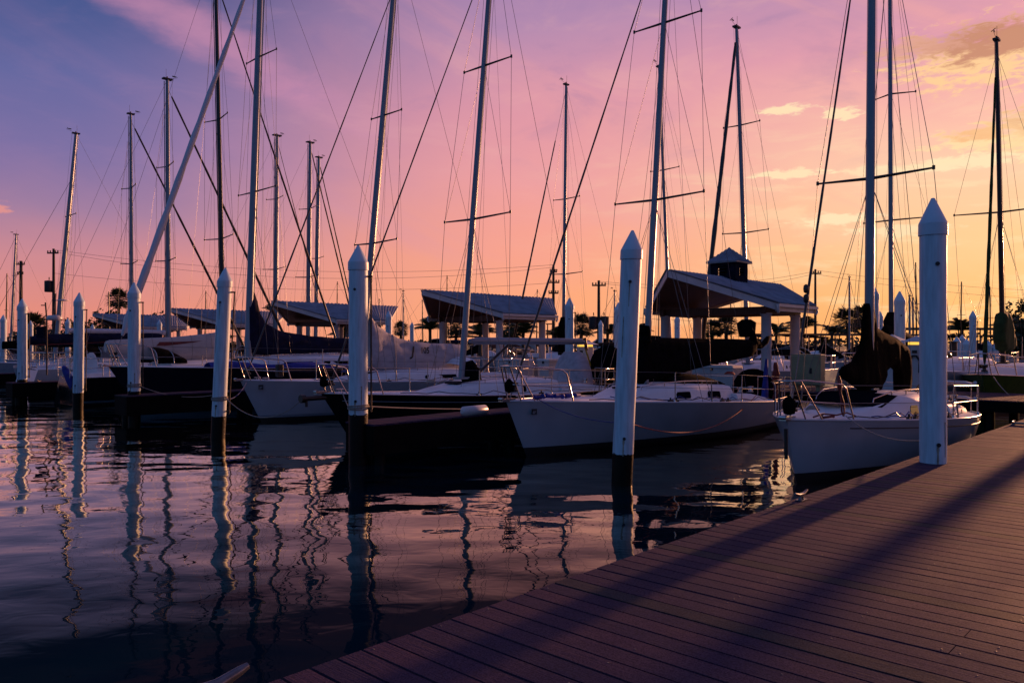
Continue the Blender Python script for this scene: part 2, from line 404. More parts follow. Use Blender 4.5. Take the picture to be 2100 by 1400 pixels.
sky.sun_elevation = SUN_EL; sky.sun_rotation = SUN_AZ
# below the horizon: dark
c = mixc(sstep(elev, -.4, -4), (.0,.0,.0), c) if False else c
bgA = N.new('ShaderNodeBackground'); LK.new(c, bgA.inputs['Color']); bgA.inputs['Strength'].default_value = 1.0
bgB = N.new('ShaderNodeBackground'); LK.new(sky.outputs[0], bgB.inputs['Color']); bgB.inputs['Strength'].default_value = .004
ad = N.new('ShaderNodeAddShader'); LK.new(bgA.outputs[0], ad.inputs[0]); LK.new(bgB.outputs[0], ad.inputs[1])
w.cycles.sampling_method = 'MANUAL'; w.cycles.sample_map_resolution = 512
wo = N.new('ShaderNodeOutputWorld'); LK.new(ad.outputs[0], wo.inputs['Surface'])
sc.view_settings.view_transform = 'Standard'; sc.view_settings.look = 'None'
sc.view_settings.exposure = 0; sc.view_settings.gamma = 1

sc.cycles.max_bounces = 5; sc.cycles.diffuse_bounces = 2; sc.cycles.glossy_bounces = 4; sc.cycles.transmission_bounces = 2; sc.cycles.caustics_reflective = False; sc.cycles.caustics_refractive = False
# ------------------------------------------------------------------ water and land
b = MB(); b.add([(-1500,-40,0),(1500,-40,0),(1500,84,0),(-1500,84,0)], [(0,1,2,3)])
tag(b.build('water', M['water']), kind='structure')
b = MB(); b.add([(-2500,82,1.22),(2500,82,1.22),(2500,4500,1.22),(-2500,4500,1.22)], [(0,1,2,3)])
tag(b.build('ground', M['grass']), kind='structure')
b = MB(); b.add([(-400,-60,-2.5),(400,-60,-2.5),(400,84,-2.5),(-400,84,-2.5)], [(0,1,2,3)])
tag(b.build('harbour_bed', M['seawall']), kind='structure')
b = MB(); b.box((0, 98, 1.25), (260, 14, .03)); tag(b.build('parking_road', M['asphalt']), kind='structure')
b = MB(); b.box((0, 81.8, .1), (1500, .5, 2.2)); b.box((0, 81.7, 1.27), (1500, .9, .16))
tag(b.build('seawall', M['seawall']), 'long low dark seawall along the far shore under the grass', 'seawall')

# ------------------------------------------------------------------ decks
def tone_attr(o, tones):
    a = o.data.attributes.new('tone', 'FLOAT', 'FACE')
    a.data.foreach_set('value', tones)
def planked(name, u0, u1, v0, v1, z, along='v', pitch=.135, gap=.014, joints=True, screws=False, fas=.26, tall=False):
    """boards across the walkway in local coordinates: x = u, y = v"""
    root = empty(name, W(0,0,0), AX)
    b = MB(); tones = []; scr = MB(); rnd = random.Random(int(u0*10+v0*7)+3)
    a0, a1 = (u0, u1) if along == 'v' else (v0, v1)
    c0, c1 = (v0, v1) if along == 'v' else (u0, u1)
    n = int((a1-a0)/pitch)
    for i in range(n):
        p0 = a0+i*pitch+gap/2; p1 = a0+(i+1)*pitch-gap/2
        cuts = [c0 + rnd.uniform(-.006,.006), c1]
        if joints and c1-c0 > 3 :
            cuts.insert(1, (.95 if 3.75 < p0 < 4.3 else (c0 + (c1-c0)*(.10 if i % 2 else .27))))
            if 3.75 < p0 < 4.3 and i % 2: cuts.pop(1)
        for q in range(len(cuts)-1):
            d0, d1 = cuts[q]+(.002 if q else 0), cuts[q+1]-.002
            zz = z + rnd.uniform(-.0012, .0012)
            cx, cy = (p0+p1)/2, (d0+d1)/2
            if along == 'v': b.box((cx, cy, zz-.014), (p1-p0, d1-d0, .028))
            else: b.box((cy, cx, zz-.014), (d1-d0, p1-p0, .028))
            t = rnd.random(); t = t*t if rnd.random() < .8 else 1.0
            if rnd.random() < .06: t = 1.5
            tones += [t]*6
            if screws:
                for yy in [d0+.035, d1-.035] + [c0+.6*k for k in range(1, int((c1-c0)/.6)) if d0+.1 < c0+.6*k < d1-.1]:
                    for xx in (p0+.03, p1-.03):
                        if rnd.random() < .28 and (xx < 9):
                            s_ = .0042
                            scr.lathe([(0.0005,0),(s_,0),(s_,.0016),(.0004,.0018)][::-1], (xx, yy, zz), 8)
    top = b.build('boards', M['plank'], root); tone_attr(top, tones)
    if screws and scr.v: scr.build('screw_heads', M['screw'], root)
    if tall: fas = .5  # real fascia board carried lower, its dark face standing in for under-deck shade
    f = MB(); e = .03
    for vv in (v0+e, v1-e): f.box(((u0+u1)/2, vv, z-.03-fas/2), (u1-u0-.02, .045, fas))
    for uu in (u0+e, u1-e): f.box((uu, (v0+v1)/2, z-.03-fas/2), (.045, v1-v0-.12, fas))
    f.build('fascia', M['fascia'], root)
    s = MB()
    ln, wd = (u1-u0, v1-v0)
    for i in range(max(2, int(ln/3)+1)):
        for k in range(max(2, int(wd/3)+1)):
            uu = u0+.25+(ln-.5)*i/max(1, int(ln/3)); vv = v0+.2+(wd-.4)*k/max(1, int(wd/3))
            s.tube([(uu, vv, -2.4), (uu, vv, z-.06)], .12, 10)
    s.build('support_pile', M['pile_wet'], root)
    b2 = MB()
    for i in range(max(2, int(ln/1.5)+1)):
        uu = u0+.15+(ln-.3)*i/max(1, int(ln/1.5)); b2.box((uu, (v0+v1)/2, z-.15), (.06, wd-.16, .2))
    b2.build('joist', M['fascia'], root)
    root['kind'] = 'structure'
    return root
DZ = .72
planked('boardwalk', -4.5, 21.98, -4.0, 2.9, DZ, 'v', screws=True)
planked('main_pier', 22.0, 25.4, -14, 72, DZ+.003, 'v' if False else 'u', pitch=.14, joints=False)
for i, vv in enumerate((11.25, 22.0, 32.25, 42.6, 53.0)):
    planked('finger_pier', 8.15, 21.98, vv-.42, vv+.42, DZ-.004, 'v', pitch=.14, joints=False, tall=True)

# ------------------------------------------------------------------ pilings
def piling(p, top=3.78, paint=.8, r=.16, lean=(0,0), label='', group='white pilings with pointed caps', rod=True, z0=-2.4, seed=0, base=0.0, name='piling'):
    """p is the foot at height `base`"""
    root = empty(name, (p[0], p[1], base))
    rnd = random.Random(seed)
    H = lambda h: h-base
    b = MB()
    prof = []
    hh = paint
    while hh < top-.40:
        prof.append((r*(1+rnd.uniform(-.012,.012)), H(hh))); hh += .22
    prof.append((r, H(top-.40)))
    b.lathe(prof, n=28, lean=lean)
    b.build('shaft', M['pile'], root)
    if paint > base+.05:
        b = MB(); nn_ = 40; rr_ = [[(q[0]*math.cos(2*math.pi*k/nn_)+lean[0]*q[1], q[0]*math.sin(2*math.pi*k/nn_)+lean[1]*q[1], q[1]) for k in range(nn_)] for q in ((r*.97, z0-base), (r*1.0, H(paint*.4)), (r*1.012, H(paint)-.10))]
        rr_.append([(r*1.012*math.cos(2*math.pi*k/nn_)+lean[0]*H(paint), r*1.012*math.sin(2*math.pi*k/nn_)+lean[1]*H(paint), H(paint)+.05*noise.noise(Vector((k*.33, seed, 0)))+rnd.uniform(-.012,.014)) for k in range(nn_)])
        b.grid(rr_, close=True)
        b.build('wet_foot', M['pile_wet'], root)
    b = MB(); z1 = H(top-.44)
    b.lathe([(r*.9, z1), (r*1.085, z1)], n=28, lean=lean); b.lathe([(r*1.085, z1), (r*1.09, z1+.008), (r*1.075, z1+.135)], n=28, lean=lean); b.lathe([(r*1.075, z1+.135), (r*1.04, z1+.15), (.02, H(top)-.006), (.001, H(top))], n=28, lean=lean)
    b.build('cap', M['cap'], root)
    # bolt heads on the camera-side face
    for zz, a in ((H(top-.78), -100), (H(paint+.24), -95)):
        b = MB(); a = R(a); n_ = Vector((math.cos(a), math.sin(a), 0)); c_ = Vector((lean[0]*zz, lean[1]*zz, zz))
        b.tube([c_+n_*(r*.9), c_+n_*(r+.012)], .024, 10); b.build('bolt', M['bolt'], root)
    if rod:
        b = MB(); dl = math.hypot(p[0], p[1]); dx, dy = p[0]/dl, p[1]/dl
        ox, oy = dy*(r+.055)-dx*.09, -dx*(r+.055)-dy*.09
        zz0, zz1 = H(paint+.05), H(top-.55)
        b.tube([(ox+lean[0]*zz0, oy, zz0), (ox+lean[0]*zz1, oy, zz1)], .016, 8)
        for zz in (zz0+.06, zz1): b.tube([(lean[0]*zz+ox*.6, oy*.6, zz), (lean[0]*zz+ox*1.1, oy*1.1, zz)], .02, 6)
        b.build('slide_rod', M['brownpost'], root)
    if seed in (3, 4, 5):
        lz = {2: .86, 3: .98, 4: .86, 5: .95}[seed]
        b = MB()
        for q in range(3): b.tube([(lean[0]*H(lz)+(r+.012)*math.cos(a/20*6.2832), lean[1]*H(lz)+(r+.012)*math.sin(a/20*6.2832), H(lz)+.026*q+.012*math.sin(a*.31+q)) for a in range(21)], .012, 6, cap=False)
        b.build('rope_loop', M['ropered' if seed == 2 else 'rope'], root)
    for q, (ang_, z1_, z2_, w_) in enumerate(((-98, paint+.22, paint-.02, .014), (-102, top-.80, top-1.15, .008), (-60, paint+.5, paint+.1, .010), (-128, top-1.3, top-1.9, .008))):
        if seed > 19 or (seed + q) % 2 == 0 and q: continue
        b = MB(); zs_ = [H(lerp(z1_, z2_, k/6)) for k in range(7)]; rr2 = r*1.004+.003
        b.grid([[(lean[0]*z+rr2*math.cos(R(ang_)+sg*w_/r*(1-.5*k/6)*(1+.3*math.sin(k*2+q))), rr2*math.sin(R(ang_)+sg*w_/r*(1-.5*k/6)), z) for sg in (-1, 0, 1)] for k, z in enumerate(zs_)])
        b.build('rust_streak', M['rust'], root)
    tag(root, label, 'piling', group)
    return root
piling((4.905, 9.09), 3.80, .70, .143, (0, 0), 'big white piling standing on the boardwalk boards, the nearest and largest piling', rod=False, base=DZ, seed=1)
piling((1.64, 11.67), 3.80, .46, .155, (.043, 0), 'leaning white piling in front of the white sailboat amidships, rope tied round it', rod=False, seed=2)
piling((-2.68, 13.6), 3.82, .87, .165, (0, 0), 'white piling at the end of the finger pier in front of the black-hulled sailboat', seed=3)
piling((-6.56, 17.4), 3.80, .49, .155, (.045, 0), 'leaning white piling just left of the grey-covered sailboat bow', seed=4)
piling((-10.30, 21.27), 3.78, .81, .16, (0, 0), 'white piling in front of the navy sailboat with the furled white headsail', seed=5)
piling((-13.85, 24.9), 3.74, .54, .155, (.012, 0), 'white piling with bright orange sunlit side left of the tall thin palm', seed=6)
piling((-17.7, 28.2), 3.74, .81, .16, (0, 0), 'white piling near the left edge in front of the round-topped bushy palm', seed=7)
far_piles = [ # px, top y, label
 (1168,610,'white piling behind the white boom right of the plain gazebo','far'),
 (1232,656,'thin distant white piling standing below the transformer pole',''),
 (1268,620,'white piling half hidden behind the leaning rope-tied piling',''),
 (1573,650,'distant white piling seen under the right eave of the cupola gazebo',''),
 (1389,645,'distant white piling tight behind the left column of the cupola gazebo',''),
 (1790,583,'tall white piling right behind the mast with the brown-black sail cover',''),
 (1804,637,'smaller white piling peeking out right of the tall one behind that mast',''),
 (1845,597,'broad white piling rising behind the brown-black sail cover',''),
 (1995,637,'white piling left of the dark mast near the right edge',''),
 (797,637,'white piling in front of the right eave of the third gazebo',''),
 (845,660,'distant white piling between the round palm and the plain gazebo',''),
 (7,645,'white piling cut by the left edge of the photo',''),
 (63,657,'short distant white piling just right of the leftmost full piling',''),
 (139,652,'distant white piling behind the radar boat',''),
 (190,664,'distant white piling whose cap peeks over the navy boom cover',''),
 (327,655,'white piling in front of the leftmost gazebo roof',''),
 (1962,690,'far white piling, leftmost of the cluster right of the big near piling',''),
 (1973,686,'far white piling, tallest of the cluster right of the big near piling',''),
 (1982,694,'far white piling, rightmost of the cluster right of the big near piling',''),
 (2027,698,'far white piling right of the dark furled headsail',''),
 (2041,704,'farthest white piling left of the green mast cover',''),
 (1150,655,'distant white piling left of the dark mast boot behind the white boom','')]
for i, (px, ty, lab, _) in enumerate(far_piles):
    d = max(705-ty, 12); Yd = 1.68*F/d; top = 3.78
    if px > 1955 and px < 2060 and ty > 680: Yd = 42 + (px % 7)*1.5; top = EYE + (HY-ty)*Yd/F
    piling(((px-CX)*Yd/F, Yd), top, .55, .16 if d > 30 else .2, (0,0), lab, rod=(i in (0, 8)), seed=20+i)
p = P(1955, 700, 36); b = MB(); b.tube([(0,0,-2), (0,0,p.z)], .16, 12); b.lathe([(.16,p.z-.06),(.25,p.z-.06),(.25,p.z),(.16,p.z)], n=4, smooth=False)
tag(b.build('mooring_post', M['brownpost'], loc=(p.x, p.y, 0)), 'dark brown square-capped wooden post left of the cluster of far white pilings', 'post')

# ------------------------------------------------------------------ sailboats
class Boat:
    """local frame: x aft from the stem, y across, z up.  bow='in' points at the camera side, 'out' points at the main pier"""
    def __init__(s, name, label, u, v, L, B, zb, zs, rake=.6, out=False, hull='white', stripe='anti', stern=.78, detail=True, group='sailboats in the slips', cat='sailboat', tuck=.25, vee=.45, sag=.07, band=6):
        s.band = band
        s.sag = sag
        s.u, s.v, s.L, s.B, s.zb, s.zs, s.rk, s.d, s.st = u, v, L, B, zb, zs, rake, (-1 if out else 1), stern
        s.tuck, s.vee = tuck, vee
        s.root = empty(name, W(u, v, 0), AX + (math.pi if out else 0)); tag(s.root, label, cat, group)
        s.near = -s.d
        s.hull(hull, stripe)
    def pz(s, px, py):                                   # point of the centreline plane seen at that place of the photograph
        u = U(px, s.v); Yd = DY(u, s.v)
        return ((u-s.u)*s.d, EYE+(HY-py)*Yd/F)
    def hb(s, t):
        if t < .58: f = math.sin(math.pi/2*min(1, t/.58))**.82 if t > 0 else 0
        else: f = 1-(1-s.st)*((t-.58)/.42)**2
        return s.B/2*f
    def sh(s, t): return lerp(s.zb, s.zs, t) - s.sag*math.sin(math.pi*t)
    def hull(s, hm, sm):
        n = 36; rows = []; b = MB()
        lev = []
        for i in range(n+1):
            t = (i/n)**1.25; B2 = s.hb(t); Z = s.sh(t); row = []
            zl = [Z, Z*.965, Z*.8, Z*.6, Z*.42, .25, .17, .10, .02, -.12, -.30]
            for z in zl:
                q = max(0, min(1, z/Z)) if z >= 0 else 0
                wb = lerp(s.vee, .80, min(1, t*1.5)) ; ww = wb + (1-wb)*(q**lerp(1.0, .62, t))
                if z < 0: ww *= max(0, 1+z*2.2)
                x = t*s.L + s.rk*(1-q)*(1-t)**4 - s.tuck*(1-q)*t**8 + (-.6*z*(1-t)**4 if z < 0 else 0)
                row.append((x, B2*ww, z))
            rows.append(row)
        for sgn in (1, -1):
            rr = [[(x, sgn*y, z) for (x, y, z) in row] for row in rows]
            if sgn < 0: rr = [r[::-1] for r in rr]
            o = len(b.f); b.grid(rr)
            m_ = len(rr[0])-1
            for k in range(len(rr)-1):
                for j in range(m_):
                    jj = j if sgn > 0 else m_-1-j
                    b.m[o+k*m_+j] = 1 if s.band <= jj <= (6 if s.band == 6 else 7) else (2 if jj >= 7 else 0)
        last = rows[-1]
        ring = [(x, y, z) for (x, y, z) in last] + [(x, -y, z) for (x, y, z) in last[::-1]]
        b.add(ring, [tuple(range(len(ring)))])
        b.build('hull', [M[hm], M[sm], M['anti']], s.root)
        # deck: cambered sheet a touch below the toe rail
        d = MB(); rows = []
        for i in range(n+1):
            t = (i/n)**1.25; B2 = s.hb(t)*.985; Z = s.sh(t)-.004
            rows.append([(t*s.L, B2*y, Z+.05*(1-y*y)) for y in (-1,-.6,-.2,.2,.6,1)])
        d.grid(rows); d.build('deck', M['deckw'], s.root)
        r = MB()
        for sgn in (1, -1):
            r.tube([((i/n)**1.25*s.L, sgn*s.hb((i/n)**1.25)*.985, s.sh((i/n)**1.25)+.012) for i in range(n+1)], .018, 6)
        r.build('toe_rail', M['steel'] if hm != 'white' else M['whiteB'], s.root)
    def cabin(s, st, wins=(), handrail=True, hatch=None, mat_='deckw', fore=None, wm='dark'):
        """st: list of (x, half width, height above deck)"""
        b = MB(); rows = []
        full = [(st[0][0]-.02, st[0][1], -.03)] + list(st)
        for x, w_, h in full:
            z0 = s.sh(x/s.L)+.0; h = max(h, .0)
            rows.append([(x, -w_, z0-.02), (x, -w_*.95, z0+h*.6), (x, -w_*.86, z0+h*.92), (x, -w_*.6, z0+h*1.03), (x, 0, z0+h*1.1),
                         (x, w_*.6, z0+h*1.03), (x, w_*.86, z0+h*.92), (x, w_*.95, z0+h*.6), (x, w_, z0-.02)])
        b.grid(rows)
        b.add(rows[-1], [tuple(range(9))])
        cab = b.build('cabin', M[mat_], s.root)
        def at(x):
            for a, c in zip(st, st[1:]):
                if a[0] <= x <= c[0]:
                    t = (x-a[0])/(c[0]-a[0]); return lerp(a[1], c[1], t), lerp(a[2], c[2], t)
            return st[-1][1], st[-1][2]
        for (x0, x1, f0, f1) in wins:
            for sgn in (1, -1):
                wb = MB(); pts = []
                for x, f in ((x0+.03, f0), (x1-.03, f0), (x1, f0+(f1-f0)*.25), (x1-.01, f1-.08*(f1-f0)), (x1-.04, f1), (x0+.05, f1), (x0, f0+(f1-f0)*.7), (x0, f0+.1*(f1-f0))):
                    ww, h = at(x); z0 = s.sh(x/s.L); q = f/.6
                    pts.append((x, sgn*(ww*lerp(1, .95, q)+.010), z0-.02+(h*.6+.02)*q))
                inn = [(x, y-sgn*.02, z) for x, y, z in pts]
                n_ = len(pts); wb.add(pts+inn, [tuple(range(n_)) if sgn < 0 else tuple(range(n_))[::-1]] + [(i, n_+i, n_+(i+1) % n_, (i+1) % n_) for i in range(n_)])
                wb.build('window', M[wm], cab)
        if handrail:
            for sgn in (1, -1):
                hb_ = MB(); xs = [lerp(st[1][0], st[-1][0], t) for t in (.12, .3, .5, .7, .9)]
                pts = []
                for x in xs:
                    ww, h = at(x); pts.append((x, sgn*ww*.72, s.sh(x/s.L)+h*1.0+.075))
                hb_.tube([(pts[0][0]-.04, pts[0][1], pts[0][2]-.07)]+pts+[(pts[-1][0]+.04, pts[-1][1], pts[-1][2]-.07)], .012, 6)
                for p in pts[1:-1]: hb_.tube([(p[0], p[1], p[2]-.08), p], .01, 6)
                hb_.build('handrail', M['steel'], cab)
        if hatch:
            for hx in hatch:
                ww, h = at(hx); z = s.sh(hx/s.L)+h*1.1
                hh = MB(); hh.box((hx, 0, z+.01), (.46, .44, .045)); hh.build('hatch', M['dark'], cab, bevel=.01)
        return at
    def cockpit(s, x0, x1, h=.22, w_=.62):
        b = MB()
        for sgn in (1, -1):
            rows = []
            for i in range(7):
                x = lerp(x0, x1, i/6); hw = min(s.B/2*w_, s.hb(x/s.L)*.80); z = s.sh(x/s.L); k = h*(1 if i < 4 else lerp(1, .5, (i-3)/3))
                r = [(x, hw+.03, z), (x, hw, z+k*.8), (x, hw-.05, z+k), (x, hw-.22, z+k), (x, hw-.26, z)]
                rows.append([(a, sgn*c_, d) for a, c_, d in r])
            b.grid(rows); b.add(rows[0], [(0,1,2,3,4)]); b.add(rows[-1], [(4,3,2,1,0)])
        b.build('coaming', M['deckw'], s.root)
        wz = s.sh(x0/s.L)+h
        for sgn in (1, -1):
            for x in (lerp(x0,x1,.25), lerp(x0,x1,.6)):
                hw = min(s.B/2*w_, s.hb(x/s.L)*.80)-.13
                wb = MB(); wb.lathe([(.001, .0), (.075,0), (.055,.05), (.05,.09), (.07,.12), (.07,.14), (.001,.142)], (x, sgn*hw, wz-.01), 14)
                wb.build('winch', M['steel'], s.root)
    def rails(s, bow=True, stern=True, x_end=None, h=.60, posts=3, pm='steel', r=.0135, lines=True, xb=1.05):
        sh = lambda x: s.sh(x/s.L); hb = lambda x: s.hb(x/s.L)*.96
        if bow:
            b = MB()
            top = [(xb+.12, -hb(xb+.12), sh(xb)), (xb-.02, -hb(xb), sh(xb)+h*.86), (xb-.12, -hb(xb)+.02, sh(xb)+h*.98), (xb-.25, -hb(xb)*.92, sh(xb)+h), (.25, -.20, sh(0)+h+.02), (-.02, -.11, sh(0)+h+.02), (-.1, 0, sh(0)+h+.02)]
            pts = top + [(x, -y, z) for x, y, z in top[::-1][1:]]
            b.tube(pts, r*1.15, 8)
            for sg in (1, -1):
                b.tube([(.22, sg*hb(.3)*.8, sh(0)), (-.02, sg*.11, sh(0)+h+.02)], r, 8)
                b.tube([(.45, sg*hb(.5)*.95, sh(0)), (.12, sg*.16, sh(0)+h+.02)], r, 8)
            md = [(xb+.06, -hb(xb+.06), sh(xb)+h*.45), (.3, -hb(.35)*.8, sh(0)+h*.47), (.08, -.12, sh(0)+h*.5), (.03, 0, sh(0)+h*.5)]
            b.tube(md + [(x, -y, z) for x, y, z in md[::-1][1:]], r*.9, 8)
            b.build('pulpit', M[pm], s.root)
        xe = x_end or s.L-.15
        xs = [xb+(xe-.9-xb)*i/(posts) for i in range(1, posts+1)]
        for x in xs:
            for sg in (1, -1):
                p = MB(); p.tube([(x, sg*hb(x), sh(x)-.01), (x, sg*hb(x)+sg*.01, sh(x)+h)], r*.95, 8)
                p.lathe([(.03,0),(.03,.02),(.016,.06)], (x, sg*hb(x), sh(x)), 10); p.build('stanchion', M[pm], s.root)
        if lines:
            l = MB()
            for sg in (1, -1):
                for q in (1, .5):
                    pl = [(xb, sg*hb(xb), sh(xb)+h*q*.95)]+[(x, sg*(hb(x)+.01*q), sh(x)+h*q-.004) for x in xs]+[(xe-.7, sg*hb(xe-.7), sh(xe)+h*q*.97)]
                    l.tube(pl, .0045, 5, cap=False)
            l.build('lifeline', M['wire'], s.root)
        if stern:
            b = MB(); x0 = xe-.7
            for q, rr in ((1, r*1.1), (.5, r*.9)):
                pts = [(x0, -hb(x0), sh(x0)+h*q), (xe-.12, -hb(xe), sh(xe)+h*q), (xe, -hb(xe)*.85, sh(xe)+h*q)]
                if q == 1: pts += [(xe, -.35, sh(xe)+h)]
                else: pts += [(xe, 0, sh(xe)+h*q)]
                for sg in (1, -1): b.tube([(x, -sg*y, z) for x, y, z in pts], rr, 8)
            for sg in (1, -1):
                for (x, y) in ((x0, hb(x0)), (xe-.12, hb(xe)), (xe, .35)):
                    b.tube([(x, sg*y, sh(x)-.01), (x, sg*y, sh(x)+h)], r, 8)
            b.build('pushpit', M[pm], s.root)
    def mast(s, pb, pt, H, r=.075, m='alu', spr=(), sweep=.12, fore=None, foreh=None, furl=None, boot=None, boom=None, back=True, shroud=True, wr=.0058, sm=None, top=True, curl=False):
        x0, z0 = s.pz(*pb); x1, z1 = s.pz(*pt)
        s.mx = lambda z: x0+(x1-x0)*(z-z0)/(z1-z0)
        b = MB(); zb = s.sh(max(0,min(1,x0/s.L)))
        b.tube([(s.mx(z), 0, z) for z in (z0, z0+(H-z0)*.5, H*.85, H)], [r*.95, r*.86, r*.74, r*.6], 16, flat=.8)
        b.box((s.mx(z0), 0, z0+.015), (r*3.4, r*3, .05))
        g = MB(); b.tube([(s.mx(z)+r*.99, 0, z) for z in (z0+.9, H-.1)], r*.16, 6)
        ms = b.build('mast', M[m], s.root)
        if top:
            tb = MB(); xt = s.mx(H); tb.box((xt, 0, H+.02), (r*3, r*1.6, .06)); tb.tube([(xt+.05,0,H),(xt+.05,0,H+.45)], .006, 6)
            tb.tube([(xt,0,H+.03),(xt-.42,0,H+.16)], .006, 5); tb.tube([(xt-.42,-.06,H+.24),(xt-.42,.06,H+.16)], .012, 5); tb.box((xt-.30,0,H+.2), (.16,.01,.05))
            tb.tube([(xt,0,H),(xt,0,H+.13)], .03, 8)
            tb.build('masthead_gear', M['black'], ms)
        tips = []
        for (px, py, hl) in spr:
            sx, sz = s.pz(px, py); sx = s.mx(sz); pb_ = MB()
            pb_.tube([(sx+sweep, -hl, sz+.06), (sx, 0, sz), (sx+sweep, hl, sz+.06)], [.018, .03, .018] if wr > .004 else .02, 8)
            for sg in (1,-1): pb_.tube([(sx+sweep, sg*hl, sz+.03), (sx+sweep, sg*hl, sz+.10)], .026, 8)
            pb_.build('spreader', M[sm or 'aludark'], s.root); tips.append((sx+sweep, hl, sz+.06))
        tips.sort(key=lambda q: q[2])
        w_ = MB(); xm = s.mx(z0)
        cb = s.hb(min(1, max(.05, (xm+.25)/s.L)))*.93
        if shroud:
            for sg in (1, -1):
                ch = (xm+.28, sg*cb, s.sh(min(1, max(0, xm/s.L))))
                seq = [ch]+[(a, sg*h_, z) for a, h_, z in tips]+[(s.mx(H*.97), 0, H*.97)]
                for a, c_ in zip(seq, seq[1:]): w_.tube([a, c_], wr, 5, cap=False)
                if tips:
                    zt = tips[0][2]-.1; w_.tube([(ch[0]+.1, ch[1]*.97, ch[2]), (s.mx(zt), 0, zt)], wr, 5, cap=False)
                    w_.tube([(ch[0]-.3, ch[1]*.97, ch[2]), (s.mx(zt), 0, zt)], wr*.9, 5, cap=False)
                    for t1, t2 in zip(tips, tips[1:]): w_.tube([(t1[0], sg*t1[1], t1[2]), (s.mx(t2[2]), 0, t2[2])], wr*.8, 5, cap=False)
                w_.tube([ch, (lerp(ch[0], seq[1][0], .08), lerp(ch[1], seq[1][1], .08), lerp(ch[2], seq[1][2], .08))], wr*2.6, 6)
        if back:
            hs = s.hb(1)*.0
            w_.tube([(s.mx(H), 0, H), (s.L-.1, hs, s.sh(1)+.9 if not s.near else s.sh(1)+.05)], wr, 5, cap=False)
        # halyards down the mast and two running to the rail
        w_.tube([(s.mx(H)-r*1.5, .03, H), (s.mx(z0)-r*1.6, .04, z0)], wr*.8, 5, cap=False)
        w_.tube([(s.mx(H*.9)+r*1.5, -.03, H*.9), (s.mx(z0)+r*2.6, -.06, z0+.05)], wr*.8, 5, cap=False)
        for q_, (fz, xo, yo) in enumerate(((.80, .9, .25), (.93, 1.5, -.3), (.62, .55, .55))):
            w_.tube([(s.mx(H*fz), 0, H*fz), (s.mx(z0)+xo, yo, z0+.1)], wr*.7, 4, cap=False)
        w_.build('rigging', M['wire'], s.root)
        fh = foreh or H*.97; fx0, fz0 = fore or (.12, s.zb)
        a, c_ = Vector((fx0, 0, fz0)), Vector((s.mx(fh), 0, fh))
        f = MB(); f.tube([a, c_], max(wr*1.5, .009), 6, cap=False); fs = f.build('forestay', M['aludark' if furl is None else 'wire'], s.root)
        if furl:
            fm, fr, t0, t1 = furl; f = MB(); pts = []; rs = []
            n = 26
            for i in range(n+1):
                t = lerp(t0, t1, i/n); pts.append(a.lerp(c_, t)+Vector((0, 0, -.10*math.sin(math.pi*t)*0))); rs.append(fr*lerp(1.0, .5, i/n)*(1+.12*math.sin(i*2.1)))
            rs[0] = fr*.35
            f.tube(pts, rs, 10); f.build('furled_headsail', M[fm], fs)
        dr = MB(); q = a.lerp(c_, .018); dr.lathe([(.02,-.09),(.085,-.08),(.09,-.05),(.05,-.03),(.05,.05),(.09,.07),(.085,.09),(.02,.1)], q, 16)
        dr.build('furling_drum', M['black'], fs)
        if boom:
            (bx, bz), (ex, ez), br, bm = boom
            bb = MB(); bb.tube([(bx, 0, bz), (ex, 0, ez)], [br, br*.95], 12, flat=.75); bb.box((ex, 0, ez), (.06, br*1.7, br*2.1))
            bo = bb.build('boom', M[bm], s.root)
            vg = MB(); vg.tube([(lerp(bx,ex,.28), 0, lerp(bz,ez,.28)-br), (s.mx(z0)+r*1.3, 0, z0+.18)], .022, 8); vg.build('vang', M['aludark'], bo)
            sh_ = MB()
            for k in (-.12, 0, .12): sh_.tube([(lerp(bx,ex,.72), 0, lerp(bz,ez,.72)-br), (lerp(bx,ex,.72)+.1, k, s.sh(min(1,lerp(bx,ex,.75)/s.L))+.1)], .006, 5)
            sh_.build('mainsheet', M['rope'], bo)
            if curl:
                pass
        if boot:
            bm_, zt = boot; bt = MB(); bt.tube([(s.mx(z), 0, z) for z in (z0+.1, lerp(z0, zt, .5), zt)], [r*2.6, r*2.0, r*1.25], 12); bt.build('mast_boot', M[bm_], s.root)
    def cover(s, prof, thick, m, name='sail_cover', wr=.03, seed=0, n=14, parent=None):
        """prof: (px, y top, y bottom) on the centreline plane"""
        rows = []; rnd = random.Random(seed)
        P_ = []
        for a, c_ in zip(prof, prof[1:]):
            k = max(2, int(abs(c_[0]-a[0])/9))
            for i in range(k): t = i/k; P_.append(tuple(lerp(a[j], c_[j], t) for j in range(len(a))))
        P_.append(prof[-1])
        for i, q in enumerate(P_):
            x1, z1 = s.pz(q[0], q[1]); x2, z2 = s.pz(q[0], q[2]); x = (x1+x2)/2
            zc, hz_ = (z1+z2)/2, (z1-z2)/2
            th = thick*(.7 if i in (0, len(P_)-1) else 1)
            row = []
            for k in range(n):
                t = 2*math.pi*k/n; ct, st = math.cos(t), math.sin(t)
                yy = th*.5*abs(ct)**.8*(1 if ct > 0 else -1)*(1-.45*max(0, st))
                zz = zc+hz_*abs(st)**.9*(1 if st > 0 else -1)
                nn = noise.noise(Vector((x*2.2+seed, yy*3, zz*5)))*wr + noise.noise(Vector((x*7+seed, yy*3, zz*2)))*wr*.5
                row.append((x, yy+nn*(1 if yy > 0 else -1), zz+nn*.4))
            rows.append(row)
        b = MB(); b.grid(rows, close=True); b.add(rows[0], [tuple(range(n))[::-1]]); b.add(rows[-1], [tuple(range(n))])
        cvr = b.build(name, M[m], parent or s.root)
